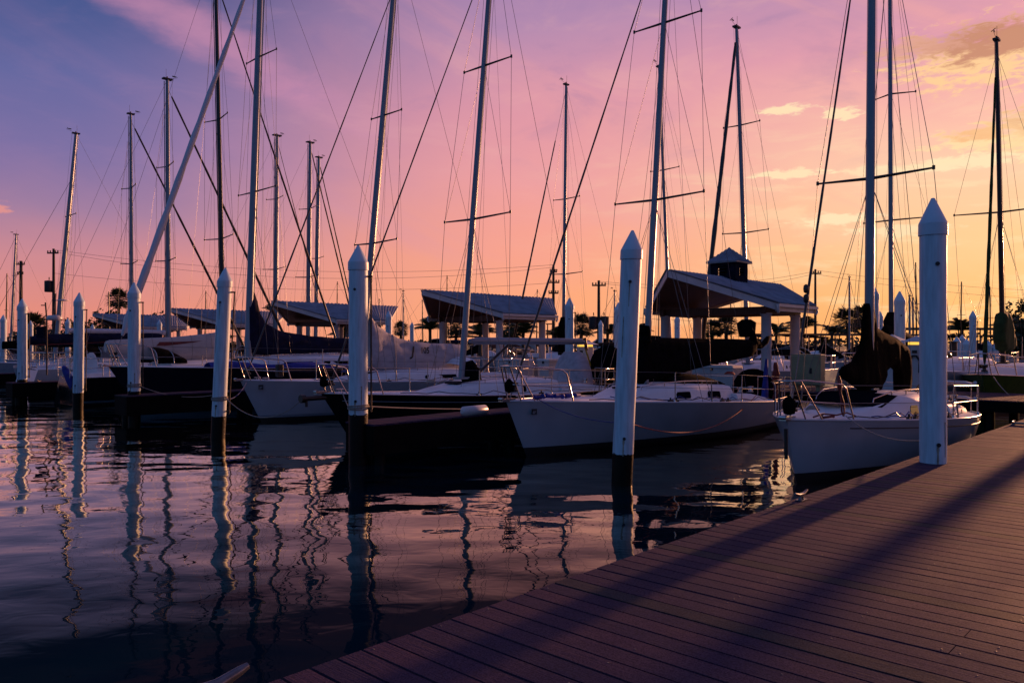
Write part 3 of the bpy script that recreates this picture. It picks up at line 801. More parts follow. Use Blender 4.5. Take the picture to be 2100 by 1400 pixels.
        if name == 'sail_cover' and len(rows) > 8:
            for i in range(3, len(rows)-2, max(3, len(rows)//6)):
                cc = sum((Vector(p) for p in rows[i]), Vector())/n
                tb = MB(); ring = [cc+(Vector(p)-cc)*1.012 for p in rows[i]]+[cc+(Vector(rows[i][0])-cc)*1.012]
                tb.tube(ring, .008, 5, cap=False); tb.build('cover_tie', M['rope' if m in ('canvasgrey','canvasbeige') else 'bolt'], cvr)
        return cvr
    def drape(s, poly, thick, m, name='sail_cover', seed=0, puff=.06, parent=None, taper=False):
        """closed outline (px,py) on the centreline plane, puffed to both sides"""
        import mathutils.geometry as g
        pts = [s.pz(*p) for p in poly]
        # densify
        q = []
        for a, c_ in zip(pts, pts[1:]+pts[:1]):
            n_ = max(1, int(math.dist(a, c_)/.10))
            for i in range(n_): q.append((lerp(a[0], c_[0], i/n_), lerp(a[1], c_[1], i/n_)))
        inner = []
        xs = [p[0] for p in q]; zs = [p[1] for p in q]
        def inside(x, z):
            r_ = False
            for (x1, z1), (x2, z2) in zip(q, q[1:]+q[:1]):
                if (z1 > z) != (z2 > z) and x < (x2-x1)*(z-z1)/(z2-z1)+x1: r_ = not r_
            return r_
        st = .11; x = min(xs)+.05
        while x < max(xs):
            z = min(zs)+.05
            while z < max(zs):
                if inside(x, z) and min(math.dist((x, z), p) for p in q) > .05: inner.append((x, z))
                z += st
            x += st
        allp = q+inner; nb = len(q)
        co2, _, tri, *_r = g.delaunay_2d_cdt([Vector(p) for p in allp], [(i, (i+1) % nb) for i in range(nb)], [], 1, 1e-5)
        def dist(p): return min(math.dist(p, e_) for e_ in q)
        b = MB()
        for sg in (1, -1):
            vs = []
            for p in co2:
                d = dist((p.x, p.y)); k = min(1, d/.18); k = math.sqrt(max(0, 1-(1-k)**2))
                nn = noise.noise(Vector((p.x*5+seed, p.y*.9, sg)))*puff*k
                if taper: k *= lerp(1.0, .3, max(0, min(1, (p.y-min(zs))/(max(zs)-min(zs))*1.5-.4)))
                vs.append((p.x, sg*(.02+(thick*.5)*k+nn*k), p.y))
            b.add(vs, [tuple(t) if sg < 0 else tuple(t)[::-1] for t in tri], 0, True)
        n2 = len(co2); o = len(b.v)
        ed = {}
        for t in tri:
            for i in range(3):
                e_ = (t[i], t[(i+1) % 3]); ed[e_] = 1
        rim = [e_ for e_ in ed if (e_[1], e_[0]) not in ed]
        for a, c_ in rim: b.f.append([a, c_, c_+n2, a+n2]); b.m.append(0); b.sm.append(True)
        return b.build(name, M[m], parent or s.root)
    def dodger(s, x, w_=1.0, h=.62, m='canvasnavy', L=1.1):
        z0 = s.sh(x/s.L)+.38; rows = []
        for i in range(8):
            t = i/7; hh = h*math.sin(math.pi*.5*min(1, .25+t*.95)); xx = x+L*t
            rows.append([(xx, w_*math.cos(a)*(1+.03*math.sin(3*a+i)), z0+hh*abs(math.sin(a))**.6) for a in [math.pi*k/14 for k in range(15)]])
        b = MB(); b.grid(rows); d = b.build('dodger', M[m], s.root)
        b = MB()
        for xx, hh in ((x+L, h), (x+L*.45, h*.85)):
            b.tube([(xx, w_*1.01*math.cos(a), z0+hh*1.01*abs(math.sin(a))**.6) for a in [math.pi*k/14 for k in range(15)]], .016, 6)
        b.build('dodger_frame', M['steel'], d)
    def pinstripe(s, x0, x1, dz, m, r=.008):
        b = MB(); pts = []
        for i in range(30):
            x = lerp(x0, x1, i/29); t = x/s.L; Z = s.sh(t); q = (Z-dz)/Z; wb = lerp(s.vee, .80, min(1, t*1.5)); ww = wb+(1-wb)*(q**lerp(1.0, .62, t))
            pts.append((x+s.rk*(1-q)*(1-t)**4, s.near*(s.hb(t)*ww+.002), Z-dz))
        b.tube(pts, r, 5); b.build('pinstripe', M[m], s.root)
    def deckline(s, x0, x1, side=.80, seed=1, m='black'):
        rnd = random.Random(seed); b = MB(); pts = []
        for i in range(22):
            x = lerp(x0, x1, i/21); k = .05 if rnd.random() > .25 else .11
            pts.append((x, s.near*s.hb(x/s.L)*(side+rnd.uniform(-.02,.02)), s.sh(x/s.L)+k+.012*math.sin(i*1.7)))
        b.tube(pts, .009, 5); b.build('deck_line', M[m], s.root)
        for x in (lerp(x0,x1,.3), lerp(x0,x1,.62)):
            c_ = MB(); y = s.near*s.hb(x/s.L)*.86; z = s.sh(x/s.L)+.03
            c_.box((x, y, z), (.14,.05,.05)); c_.tube([(x,y,z),(x,y,z+.07)], .018, 8); c_.build('deck_block', M['bolt'], s.root)
    def coil(s, x, y, z, r=.13, m='rope'):
        b = MB(); 
        for q in range(3): b.tube([(x+(r-.02*q)*math.cos(a/14*6.283), y+(r-.02*q)*math.sin(a/14*6.283), z+.02+.018*q+.01*math.sin(a)) for a in range(15)], .014, 6)
        b.build('coiled_line', M[m], s.root)
    def bowgear(s, roller=True, cl=True):
        b = MB(); z = s.sh(0)
        b.box((.02, 0, z+.03), (.34, .11, .05)); b.tube([(-.13,-.05,z+.05),(-.13,.05,z+.05)], .035, 10)
        b.build('bow_roller', M['steel'], s.root)
        for sg in (1, -1):
            c_ = MB(); x = .62; y = sg*s.hb(x/s.L)*.6
            c_.tube([(x-.10, y, z+.07), (x+.10, y, z+.07)], .013, 8); c_.tube([(x-.03, y, z), (x-.03, y, z+.06)], .012, 8); c_.tube([(x+.03, y, z), (x+.03, y, z+.06)], .012, 8)
            c_.build('cleat', M['steel'], s.root)

def rope(name, pts, sag, r, m, label, cat='mooring rope', group=None, n=18):
    a, c_ = Vector(pts[0]), Vector(pts[-1]); P_ = [a.lerp(c_, i/n)-Vector((0,0,sag*4*(i/n)*(1-i/n))) for i in range(n+1)]
    b = MB(); b.tube(P_, r, 7); o = b.build(name, M[m]); tag(o, label, cat, group or 'mooring ropes'); return o

# B1: white sloop, rightmost
B1 = Boat('sailboat', 'white sailboat nearest the boardwalk with dark wraparound window and draped brown-black cover', 11.1, 4.85, 7.1, 2.95, .98, .70, .35, stripe='anti', stern=.55, tuck=.1, sag=.0)
B1.cabin([(1.25,.12,.0),(1.9,.55,.16),(2.9,.80,.36),(3.8,.86,.40),(5.1,.84,.38)], wins=[(3.1,3.45,.18,.55),(3.95,4.6,.18,.55)], hatch=(3.0,), wm='glassy')
w1 = MB()   # wraparound front window
for sg in (1,):
    pts = []
    for t in range(13):
        a = -1+2*t/12
        x_lo = 1.72+.55*abs(a)**2; x_hi = 2.45+.42*abs(a)**2
        pts.append(((x_lo, a*.60, B1.sh(x_lo/7.1)+.155+.05*(1-a*a)+.02), (x_hi, a*.66, B1.sh(x_hi/7.1)+.335+.06*(1-a*a)+.03)))
    w1.grid([[p[0] for p in pts], [p[1] for p in pts]])
w1.build('front_window', M['dark'], B1.root)
B1.cockpit(5.0, 6.4, .2); B1.rails(x_end=6.8, posts=2, h=.56, xb=.85, r=.011); B1.bowgear()
B1.mast((1782,800), (1788,0), 11.5, .085, spr=[(1785,366,1.0)], fore=(.1, 1.0), furl=('aludark', .022, .10, .99), boom=None)
B1.drape([(1773,622),(1790,622),(1797,672),(1812,682),(1838,694),(1860,712),(1866,745),(1862,800),(1858,815),(1838,815),(1838,762),(1826,752),(1815,762),(1812,782),(1800,803),(1778,808),(1760,798),(1738,782),(1722,772),(1728,752),(1748,742),(1762,715),(1768,690)], .15, 'canvasbrown', seed=3, puff=.04, taper=True)
b = MB()
for (px, py) in ((1653,592),(1653,612)):
    x, z = B1.pz(px, py); b.lathe([(.01,-.07),(.035,-.05),(.042,0),(.035,.05),(.01,.07)], (x, 0, z), 12)
b.build('furler_swivel', M['black'], B1.root)
b = MB(); x, z = B1.pz(1716, 800); 

for q_ in range(2): b.tube([(.80+.03*math.sin(k*1.3+q_*2), -.46-.01*k+.02*q_, 1.62-.075*k) for k in range(9)], [.008,.014,.02,.012,.018,.022,.012,.014,.006], 7)
b.build('hanging_red_line', M['red'], B1.root)
b = MB(); b.tube([(.35,-.25,1.02),(.55,-.32,1.06),(.8,-.42,1.03),(1.0,-.5,1.06),(1.2,-.56,1.0)], .012, 7); b.tube([(.6,-.3,1.0),(.7,-.42,1.02),(.85,-.36,1.0)], .018, 7)
b.build('coiled_red_line', M['red'], B1.root)
b = MB(); b.tube([(6.55, -.15, 1.08), (6.62, -.15, 1.08)], .26, 24); b.build('stern_buoy', M['tan'], B1.root)
b = MB()
for q in (.62, .32): b.tube([(5.9,-B1.hb(.86)*.96-.01,B1.sh(.86)+q),(6.35,-B1.hb(.92)*.96-.01,B1.sh(.9)+q-.05),(6.68,-B1.hb(.99)*.96,B1.sh(1)+q),(6.84,-.4,B1.sh(1)+q)], .032, 8)
b.build('rail_pad', M['whiteB'], B1.root)
b = MB(); b.tube([(-.02,0,.42),(-.03,0,.86)], .028, 8); b.build('stem_guard', M['black'], B1.root)
b = MB()
b.box((.98,-.515,.80), (.10,.012,.085), rz=-.62); b.build('name_plate', M['black'], B1.root)

# B2: white racer amidships
B2 = Boat('sailboat', 'white sailboat with black triangular boom cover and blue line bundle on its foredeck', 10.3, 9.75, 9.6, 3.3, 1.05, .60, .55, stripe='anti', stern=.8, sag=-.02)
B2.cabin([(2.5,.10,.0),(3.3,.45,.14),(4.2,.78,.30),(5.4,.92,.38),(7.0,.90,.38)], wins=[(4.55,5.05,.22,.60),(5.75,6.35,.22,.60)], hatch=(3.8,))
B2.cockpit(6.9, 8.5, .18); B2.rails(x_end=9.4, posts=3, h=.62); B2.bowgear()
B2.mast((1323,790), (1364,0), 13.2, .095, spr=[(1346,411,1.18),(1361,47,.9)], fore=(.10, 1.1), foreh=12.2, furl=('aludark', .024, .03, .99), boom=None)
B2.drape([(1311,684),(1324,688),(1345,692),(1400,693),(1460,694),(1510,695),(1549,697),(1551,710),(1543,730),(1510,737),(1470,745),(1430,755),(1390,767),(1350,779),(1322,786),(1310,788),(1308,740)], .17, 'canvas', seed=5, puff=.015)
bt = MB(); xz = [B2.pz(px, py) for px, py in ((1319,700),(1321,668))]; bt.tube([(xz[0][0],0,xz[0][1]),(xz[1][0],0,xz[1][1])], [.19,.125], 14); bt.build('mast_collar', M['canvas'], B2.root)
B2.drape([(1541,668),(1548,690),(1562,702),(1572,690),(1580,688),(1574,704),(1562,714),(1545,716),(1538,700)], .14, 'canvas', name='boom_end_bag', seed=9)
x, z = B2.pz(1540, 790)
b = MB()
xw, zw = B2.pz(1545, 802)
b.tube([(xw-.06,0,zw+.02),(xw+.06,0,zw+.02)], .60, 36); B2_wheel = b.build('wheel_cover', M['canvas'], B2.root)
b = MB(); x1, z1 = B2.pz(1527, 735); x2, z2 = B2.pz(1523, 815)
rows = []
for i in range(9):
    t = i/8; ww = lerp(.05, .14, t); x = lerp(x1, x2, t); z = lerp(z1, z2, t)
    rows.append([(x+ww*math.cos(a)*(1+.2*math.sin(i*1.7+a*2)), -.62+.6*ww*math.sin(a), z) for a in [2*math.pi*k/12 for k in range(12)]])
b.grid(rows, close=True); b.build('hanging_blue_cloth', M['blue'], B2.root)
b = MB()
for k in range(7): b.tube([(.45+.17*k, -.28-.05*math.sin(k*2.2)-.02*k, 1.12+.02*math.sin(k)), (.62+.17*k, -.26-.05*math.sin(k*2.2+2)-.02*k, 1.11)], [.045,.035], 8)
b.build('blue_line_bundle', M['blue'], B2.root)
b = MB()

for q_ in range(3): b.tube([(9.1+.04*math.sin(k*1.1+q_*2), -.95-.03*q_, 1.62-.10*k) for k in range(12)], [.02,.05,.045,.06,.04,.05,.035,.05,.03,.045,.03,.012], 7)
b.build('hanging_red_line', M['red'], B2.root)
b = MB()   # covered dodger and companionway spray hood
rows = []
for i in range(7):
    x = lerp(5.2, 7.15, i/6); w_ = .62; h = .12+.16*math.sin(math.pi*min(1, i/6*.9))
    z0 = B2.sh(x/8.9)+.36
    rows.append([(x, w_*math.cos(a), z0+h*math.sin(a)) for a in [math.pi*k/8 for k in range(9)]])
b.grid(rows); b.build('hatch_cover', M['canvas'], B2.root)
for B_, a_, c_ in ((B1, 1.0, 5.2), (B2, 1.6, 8.2)): B_.deckline(a_, c_, seed=int(a_*10)); B_.deckline(a_+.6, c_-.8, .70, seed=int(a_*20), m='ropeblue')
B2.coil(3.3, -.15, 1.22); B1.coil(1.2, .1, 1.05, .10); B2.coil(7.3, -.62, 1.35, .12, 'ropered')
def emblem(bt, x, z, s_):
    b = MB(); t = x/bt.L; 
    y = bt.near*(bt.hb(t)*.985+.012)
    n_ = (bt.hb((x+.1)/bt.L)-bt.hb((x-.1)/bt.L))/.2
    a = bt.near*math.atan(n_)
    b.box((x+.02, y, z), (s_, .008, s_), rz=a); e_ = b.build('emblem_patch', M['letter'], bt.root)
    b = MB(); 
    b.box((x+.02, y+bt.near*.006, z), (s_*.55, .006, s_*.14), rz=a); b.box((x+.02+s_*.1, y+bt.near*.006, z+s_*.25), (s_*.4, .006, s_*.12), rz=a); b.box((x+.0, y+bt.near*.006, z-s_*.26), (s_*.5, .006, s_*.12), rz=a)
    b.build('emblem_mark', M['stripe'], e_)
emblem(B2, .42, .86, .10)

# B3: black hull, bare white boom
B3 = Boat('sailboat', 'black-hulled sailboat with bare white boom moored behind the finger pier', 9.25, 14.1, 9.2, 3.0, 1.05, .80, .75, hull='blackh', stripe='stripe', stern=.75)
B3.cabin([(2.4,.10,.0),(3.2,.5,.13),(4.2,.80,.28),(5.2,.92,.34),(6.8,.90,.34)], wins=[(4.75,5.45,.22,.60)], hatch=(3.9,))
B3.cockpit(6.8, 8.8, .2); B3.rails(x_end=9.05, posts=3); B3.bowgear()
B3.mast((946,776), (1002,0), 13.2, .092, spr=[(972,450,1.18),(991,135,.85)], fore=(.15, 1.1), foreh=12.4, furl=('aludark', .022, .02, .99), boom=((0,0),(0,0),0,'alu') if False else None, boot=None)
x0, z0 = B3.pz(962, 699); x1, z1 = B3.pz(1192, 700)
b = MB(); b.tube([(x0,0,z0),(x0+.3,0,z0),(x1,0,z1)], [.05,.095,.09], 14, flat=.8); b.tube([(x1,0,z1),(x1+.12,0,z1-.02)], .06, 10); b3boom = b.build('boom', M['alu'], B3.root)
b = MB(); xa, za = B3.pz(970, 775); xb, zb = B3.pz(1045, 705); b.tube([(xa,0,za),(xb,0,zb)], .035, 10); b.build('vang', M['aludark'], B3.root)
B3.drape([(955,742),(968,738),(978,752),(984,772),(992,790),(975,796),(955,796),(948,780)], .3, 'canvas', name='mast_foot_canvas', seed=12)
b = MB(); b.tube([(-.42,-.0,.97),(.2,0,.97)], .05, 10); b.tube([(-.50,0,.97),(-.40,0,.97)], .085, 12); b.tube([(-.36,0,.94),(-.36,0,.80)], .03, 8); b.build('sprit_pole', M['black'], B3.root)
b = MB(); b.lathe([(.02,-.13),(.08,-.1),(.09,-.01),(.08,.06),(.04,.1),(.02,.13)], (.05,-.02,1.32), 14); b.build('furling_bag', M['canvas'], B3.root)
b = MB(); b.lathe([(.02,-.13),(.08,-.1),(.09,-.01),(.08,.06),(.04,.1),(.02,.13)], (.06,-.02,1.34), 14); b.build('furling_bag', M['canvas'], B2.root)
b = MB(); b.lathe([(.02,-.14),(.08,-.12),(.10,-.01),(.09,.07),(.04,.11),(.02,.14)], (.04,-.02,1.2), 14); b.build('furling_bag', M['canvas'], B1.root)
# orange/black harness and yellow strap hanging from the boom end
b = MB()
for k in range(5): b.tube([(x1+.16+.02*k, .0, z1+.10-.07*k), (x1+.18+.02*k, 0, z1+.03-.07*k)], .05, 8, mi=k % 2)
b.build('boom_end_harness', [M['orange'], M['black']], B3.root)
b = MB(); b.tube([(x1+.22,0,z1-.25),(x1+.75,.1,z1-1.05)], .025, 7); b.build('boom_end_strap', M['yellow'], B3.root)

# B4: grey-white hull, light grey lettered cover
B4 = Boat('sailboat', 'white-hulled sailboat with light grey lettered sail cover and a black anchor at its bow rail', 10.2, 19.35, 10.4, 3.3, 1.12, .95, .60, hull='white', stripe='stripe', stern=.75)
B4.cabin([(2.6,.10,.0),(3.4,.5,.12),(4.4,.85,.26),(5.8,1.0,.34),(7.6,1.0,.34)], wins=[(5.6,6.9,.25,.55)], hatch=(4.0,))
B4.cockpit(7.6, 10.0, .2); B4.rails(x_end=10.2, posts=4); B4.bowgear()
B4.mast((738,790), (806,0), 14.6, .115, spr=[(768,500,1.05),(788,238,.75)], fore=(.12,1.15), foreh=13.2, furl=('aludark', .026, .02, .99))
cv = B4.cover([(757,640,752),(765,655,757),(775,668,760),(792,680,762),(815,693,764),(845,700,764),(885,704,760),(925,704,757),(945,706,752),(950,712,744)], .34, 'canvasgrey', seed=15, wr=.05)
def lettering(txt, bt, px, py, size, ysurf, m, parent, slant=0.0):
    cu = bpy.data.curves.new('txt', 'FONT'); cu.body = txt; cu.size = size; cu.extrude = .003; cu.shear = slant; cu.offset = size*.02
    o = bpy.data.objects.new('txt', cu); COL.objects.link(o); dg = bpy.context.evaluated_depsgraph_get(); dg.update()
    me = bpy.data.meshes.new_from_object(o.evaluated_get(dg)); bpy.data.objects.remove(o)
    x, z = bt.pz(px, py); Mx = Matrix.Translation((x, ysurf, z)) @ Matrix.Rotation(R(90), 4, 'X')
    if bt.d < 0: Mx = Mx
    me.transform(Mx); me.materials.clear(); me.materials.append(m)
    q = bpy.data.objects.new('lettering', me); COL.objects.link(q); q.parent = parent; return q
def hug(o, target, off=.012):
    """press lettering onto the cloth under it"""
    from mathutils.bvhtree import BVHTree
    bm_ = BVHTree.FromPolygons([v.co.copy() for v in target.data.vertices], [tuple(p.vertices) for p in target.data.polygons])
    for v in o.data.vertices:
        h = bm_.ray_cast(Vector((v.co.x, -3, v.co.z)), Vector((0,1,0)))
        if h[0] is not None: v.co.y = h[0].y-off
    return o
hug(lettering('J', B4, 836, 729, .42, -.3, M['letter'], cv, .35), cv)
hug(lettering('105', B4, 856, 724, .27, -.3, M['letter'], cv, .12), cv)
b = MB(); b.box((.95,-.35,1.38),(.18,.16,.34)); b.build('outboard_bracket', M['black'], B4.root, bevel=.03)
emblem(B4, .42, .95, .12)

B3.deckline(1.6, 8.0, seed=5); B3.pinstripe(.3, 8.8, .14, 'stripe', .007); B1.pinstripe(.9, 6.6, .11, 'black', .009); B4.deckline(1.8, 9.0, seed=6); B3.coil(3.2, .2, 1.15); B4.coil(3.4, .1, 1.25, m='ropeblue')
# B5: navy cruiser with tall furled white headsail
B5 = Boat('sailboat', 'long navy sailboat with blue cloth along its side deck and thick furled white headsail', 8.75, 24.5, 12.5, 3.7, 1.42, 1.25, .95, hull='navyh', stripe='stripeblue', stern=.72, band=5)
B5.cabin([(2.9,.15,.0),(3.8,.6,.18),(5.0,1.05,.36),(7.0,1.15,.42),(9.6,1.15,.42)], wins=[(5.2,6.3,.3,.58),(6.7,8.2,.3,.58)], hatch=(4.2,))
B5.cockpit(9.5, 12, .25); B5.rails(x_end=12.3, posts=4, h=.66); B5.bowgear()
B5.mast((507,760), (533,0), 16.5, .150, spr=[(519,394,1.25),(529,118,1.0)], fore=(.1,1.5), foreh=15.6, furl=('whiteB', .115, .06, .97), sm='aludark')
B5.cover([(508,598,725),(520,594,725),(532,640,728),(545,662,728),(575,678,726),(640,689,724),(715,694,722),(722,700,718)], .42, 'canvasnavy', seed=22, wr=.05)
b = MB()
rows = []
for i in range(15):
    x = lerp(2.6, 8.2, i/14); yy = -B5.hb(x/12.5)*.95; z = B5.sh(x/12.5)+.02
    rows.append([(x, yy-.02, z), (x, yy-.02, z+.09+.05*math.sin(i*1.3)), (x, yy+.12, z+.16+.05*math.sin(i)), (x, yy+.35, z+.10), (x, yy+.42, z)])
b.grid(rows); b.build('blue_side_cloth', M['blue'], B5.root)
# B6: stern to camera, black mast, beige cover with a red flash
B6 = Boat('sailboat', 'stern-facing dark-hulled sailboat with black mast and beige boom cover marked by a red flash', 20.6, 29.6, 11.2, 3.4, 1.3, .95, .8, out=True, hull='blackh', stripe='stripeblue', stern=.8, tuck=-.25)
B6.cabin([(3.0,.15,.0),(4.0,.7,.2),(5.5,1.05,.4),(8.2,1.1,.42)], wins=[(5.0,6.2,.3,.6),(6.6,7.6,.3,.6)])
B6.cockpit(8.2, 11.2, .25); B6.rails(x_end=11.4, posts=3, h=.66)
B6.mast((460,760), (443,0), 17.5, .115, m='aludark', spr=[(449,246,.95),(455,490,1.2)], fore=(.1,1.5), foreh=16.5, furl=('aludark', .05, .04, .97))
cv6 = B6.cover([(216,700,722),(225,697,726),(290,693,737),(360,690,739),(420,684,739),(450,680,739)], .42, 'canvasbeige', seed=31, wr=.015)
# red flash pressed on the camera side of the cover
b = MB(); pts = [B6.pz(px, py) for px, py in ((316,709),(324,701),(360,700.5),(392,699.5),(412,698.5),(392,702),(360,706),(335,709))]
import mathutils.geometry as geo
co2, _, tri, *_r = geo.delaunay_2d_cdt([Vector(p) for p in pts], [(i, (i+1) % len(pts)) for i in range(len(pts))], [], 1, 1e-5)
b.add([(p.x, 1, p.y) for p in co2], [tuple(t) for t in tri]); fl = b.build('red_flash', M['red'], cv6)
from mathutils.bvhtree import BVHTree
bv = BVHTree.FromPolygons([v.co.copy() for v in cv6.data.vertices], [tuple(p.vertices) for p in cv6.data.polygons])
for v in fl.data.vertices:
    h = bv.ray_cast(Vector((v.co.x, 3, v.co.z)), Vector((0,-1,0))); v.co.y = (h[0].y if h[0] is not None else .2)+.015
# helm seat board standing at its stern
def seatboard(px, py0, py1, v, hw, name, label):
    u = U(px, v); Yd = DY(u, v); z0 = EYE+(HY-py1)*Yd/F; z1 = EYE+(HY-py0)*Yd/F
    b = MB(); h = z1-z0; poly = [(-hw, 0), (hw, 0), (hw*1.02, h*.4), (hw*.9, h*.65), (hw*.6, h*.88), (hw*.25, h*.985), (-hw*.25, h*.985), (-hw*.6, h*.88), (-hw*.9, h*.65), (-hw*1.02, h*.4)]
    b.prism(poly, -.03, .03); return b, W(u, v, z0)
bq, loc = seatboard(187, 722, 770, 29.6, .22, '', '')
o = bq.build('paddle_board', M['deckw'], loc=loc, rz=R(12), bevel=.01); tag(o, 'upright rounded white board standing at the stern beside the sunlit piling', 'board')

# B7: stern to camera, navy cover with red piping, radar
B7 = Boat('sailboat', 'stern-facing white sailboat with navy red-piped boom cover and dark furled headsail', 21.2, 34.6, 11.8, 3.4, 1.3, 1.1, .8, out=True, hull='white', stripe='stripeblue', stern=.7, tuck=-.3)
B7.cabin([(3.0,.15,.0),(4.0,.7,.2),(5.5,1.05,.4),(8.2,1.1,.42)], wins=[(5.0,6.2,.3,.6),(6.6,7.6,.3,.6)])
B7.cockpit(8.2, 11.2, .25); B7.rails(x_end=11.6, posts=3, h=.66)
B7.mast((346,745), (343,155), 13.75, .135, spr=[(345,342,.85),(346,535,1.0)], fore=(.1,1.5), foreh=13.4, furl=('aludark', .075, .04, .97))
cv7 = B7.cover([(60,690,708),(75,686,708),(120,684,708),(200,683,706),(260,682,704),(330,682,702)], .45, 'canvasnavy', seed=35, wr=.04)
xa, za = B7.pz(64,707); xb, zb = B7.pz(228,698); b = MB(); b.tube([(xa,.2,za-.01),(xb,.2,zb-.06)], .02, 6); b.build('red_piping', M['red'], cv7)
xa, za = B7.pz(140,678); xb, zb = B7.pz(338,682); b = MB(); b.tube([(xa,0,za),(xb,0,zb)], .11, 12); b.build('boom', M['whiteB'], B7.root)
# B8 : dark furled headsail, mast at 268
B8 = Boat('sailboat', 'stern-facing white sailboat with black boom cover, slim white mast and dark furled headsail', 21.5, 39.6, 11.0, 3.3, 1.25, 1.1, .8, out=True, hull='white', stripe='stripeblue', stern=.8)
B8.cabin([(3.0,.15,.0),(4.0,.7,.2),(5.5,1.0,.4),(8.0,1.05,.42)], wins=[(5.0,6.2,.3,.6)]); B8.rails(x_end=10.8, posts=3); B8.cockpit(8, 10.6)
B8.mast((271,730), (268,235), 13.3, .11, spr=[(269,386,.85),(270,541,1.0)], fore=(.1,1.4), foreh=13.0, furl=('aludark', .075, .04, .97))
B8.cover([(95,700,712),(150,694,712),(262,690,710)], .4, 'canvas', seed=41)
# B9 : raked mast at the left, radar arch
B9 = Boat('sailboat', 'white sailboat at the far left with raked thin white mast bent whip on top', 9.6, 45.0, 11.5, 3.4, 1.2, 1.05, .8, hull='white', stripe='stripeblue', stern=.75)
B9.cabin([(2.9,.15,.0),(3.8,.6,.18),(5.0,1.0,.36),(8.4,1.1,.42)], wins=[(5.2,6.3,.3,.58)]); B9.rails(x_end=11.3, posts=3); B9.cockpit(8.4, 11)
B9.mast((112,740), (157,262), 13.2, .12, spr=[(133,442,.8)], fore=(.1,1.3), foreh=10.8, sm='aludark')
B9.cover([(116,690,712),(160,694,711),(215,698,710)], .4, 'canvas', seed=44)
B10 = Boat('sailboat', 'small white sailboat at the left edge behind the first pilings with rounded white bow', 12.5, 50.2, 10, 3.2, 1.2, 1.05, .9, hull='white', stripe='stripeblue', stern=.75)
B10.cabin([(2.9,.15,.0),(3.8,.6,.18),(5.0,1.0,.36),(8.4,1.1,.42)], wins=[(5.2,6.3,.3,.58)]); B10.rails(x_end=9.8, posts=3)
B10.cover([(5,700,716),(60,696,716)], .45, 'canvas', seed=47)

B5.dodger(8.9); B6.dodger(7.6, .95, .6, 'canvas'); B7.dodger(7.7, .95, .6, 'canvasgrey'); B8.dodger(7.5, .9, .6, 'canvas'); B9.dodger(7.8, .95); B10.dodger(7.6, .9, .6, 'canvasgrey'); B4.dodger(7.2, .85, .35, 'deckw', .7)
# radar pole with dome between the left pilings (stands on B7's stern quarter)
rp_ = P(96, 760, 27.5); root = empty('radar_pole', (rp_.x, rp_.y, 1.0)); tag(root, 'tan pole carrying a white radar dome and instruments beside the left pilings', 'radar pole')
b = MB(); zt = EYE+(HY-655)*27.5/F; b.tube([(0,0,0),(0,0,zt-1.0),(-.05,0,zt-.4)], .026, 8); b.tube([(0,0,zt-1.0),(.55,0,zt-1.02)], .02, 6); b.tube([(-.04,0,zt-.5),(-.2,0,zt-.5)], .02, 6); b.build('pole', M['brownpost'], root)
b = MB(); b.lathe([(.01,-.09),(.23,-.08),(.25,-.03),(.25,.04),(.21,.09),(.01,.11)], (.28,0,zt-1.0+.05), 20); b.build('radar_dome', M['box'], root)
b = MB(); b.lathe([(.01,.0),(.25,.01),(.12,.05),(.01,.06)], (.55,0,zt-.35), 16); b.tube([(.5,0,zt-1.0+.1),(.5,0,zt-.35)], .02, 6); b.build('antenna_dish', M['box'], root)
b = MB(); b.box((-.18,0,zt-1.45), (.28,.2,.40)); b.build('instrument_box', M['cupola'], root, bevel=.02)

# a pair of stern swoops with blue fender
Bt = B6
b = MB(); lo = P(137, 765, 27.0)
b.tube([(-.12,0,.25),(-.05,0,.12),(.10,0,-.25),(.22,0,-.55)], [.05,.11,.12,.09], 12)
tag(b.build('fender', M['blue'], loc=lo), 'blue fender hanging between the two left sunlit pilings', 'fender')

# ------------------------------------------------------------------ boats of the far row (beyond the main pier)
def farboat(label, pxb, Yb, pyt, pxt, r=.09, out=False, L=10, m='alu', spr=(), furl=None, boot=None, cover=None, cm='canvas', hull='white', H=None, x_m=3.9, name='sailboat', wr=.005, sweep=.12):
    p = P(pxb, 705, Yb); uu, vv = UV(p)
    bt = Boat(name, label, uu - x_m if not out else uu + x_m, vv, L, 3.1, 1.2, 1.0, .7, out=out, hull=hull, stripe='stripeblue')
    bt.cabin([(2.6,.15,.0),(3.5,.6,.18),(4.8,.95,.38),(L-2.8,1.0,.4)], wins=[(4.4,5.4,.3,.58),(5.6,L-3.4,.3,.58)], handrail=False)
    bt.rails(posts=3, x_end=L-.2, r=.016)
    zt = EYE+(HY-pyt)*Yb/F if H is None else H
    # keep the photographed lean as real rake
    bt.mast((pxb, 745), (pxt, pyt), zt, r, m=m, spr=spr, furl=furl, foreh=zt*.985, wr=wr, top=True, sweep=sweep)
    if boot: 
        x, z = bt.pz(pxb, boot[1]); x2, z2 = bt.pz(pxb, boot[0]); q = MB(); q.tube([(bt.mx(z2),0,z2),(bt.mx(z2),0,(z+z2)/2+.2),(bt.mx(z),0,z)], [r*1.5, r*3.2, r*2.6], 12); q.build('mast_boot', M[boot[2]], bt.root)
    if cover: bt.cover(cover, .4, cm, seed=int(pxb))
    return bt
F1 = farboat('white sailboat beyond the pier, slim mast with dark boot just right of the plain gazebo', 1155, 37.0, 172, 1161, .10, spr=[(1157,408,.8),(1156,562,1.0)], furl=('aludark', .05, .05, .80), boot=(650, 728, 'canvas'))
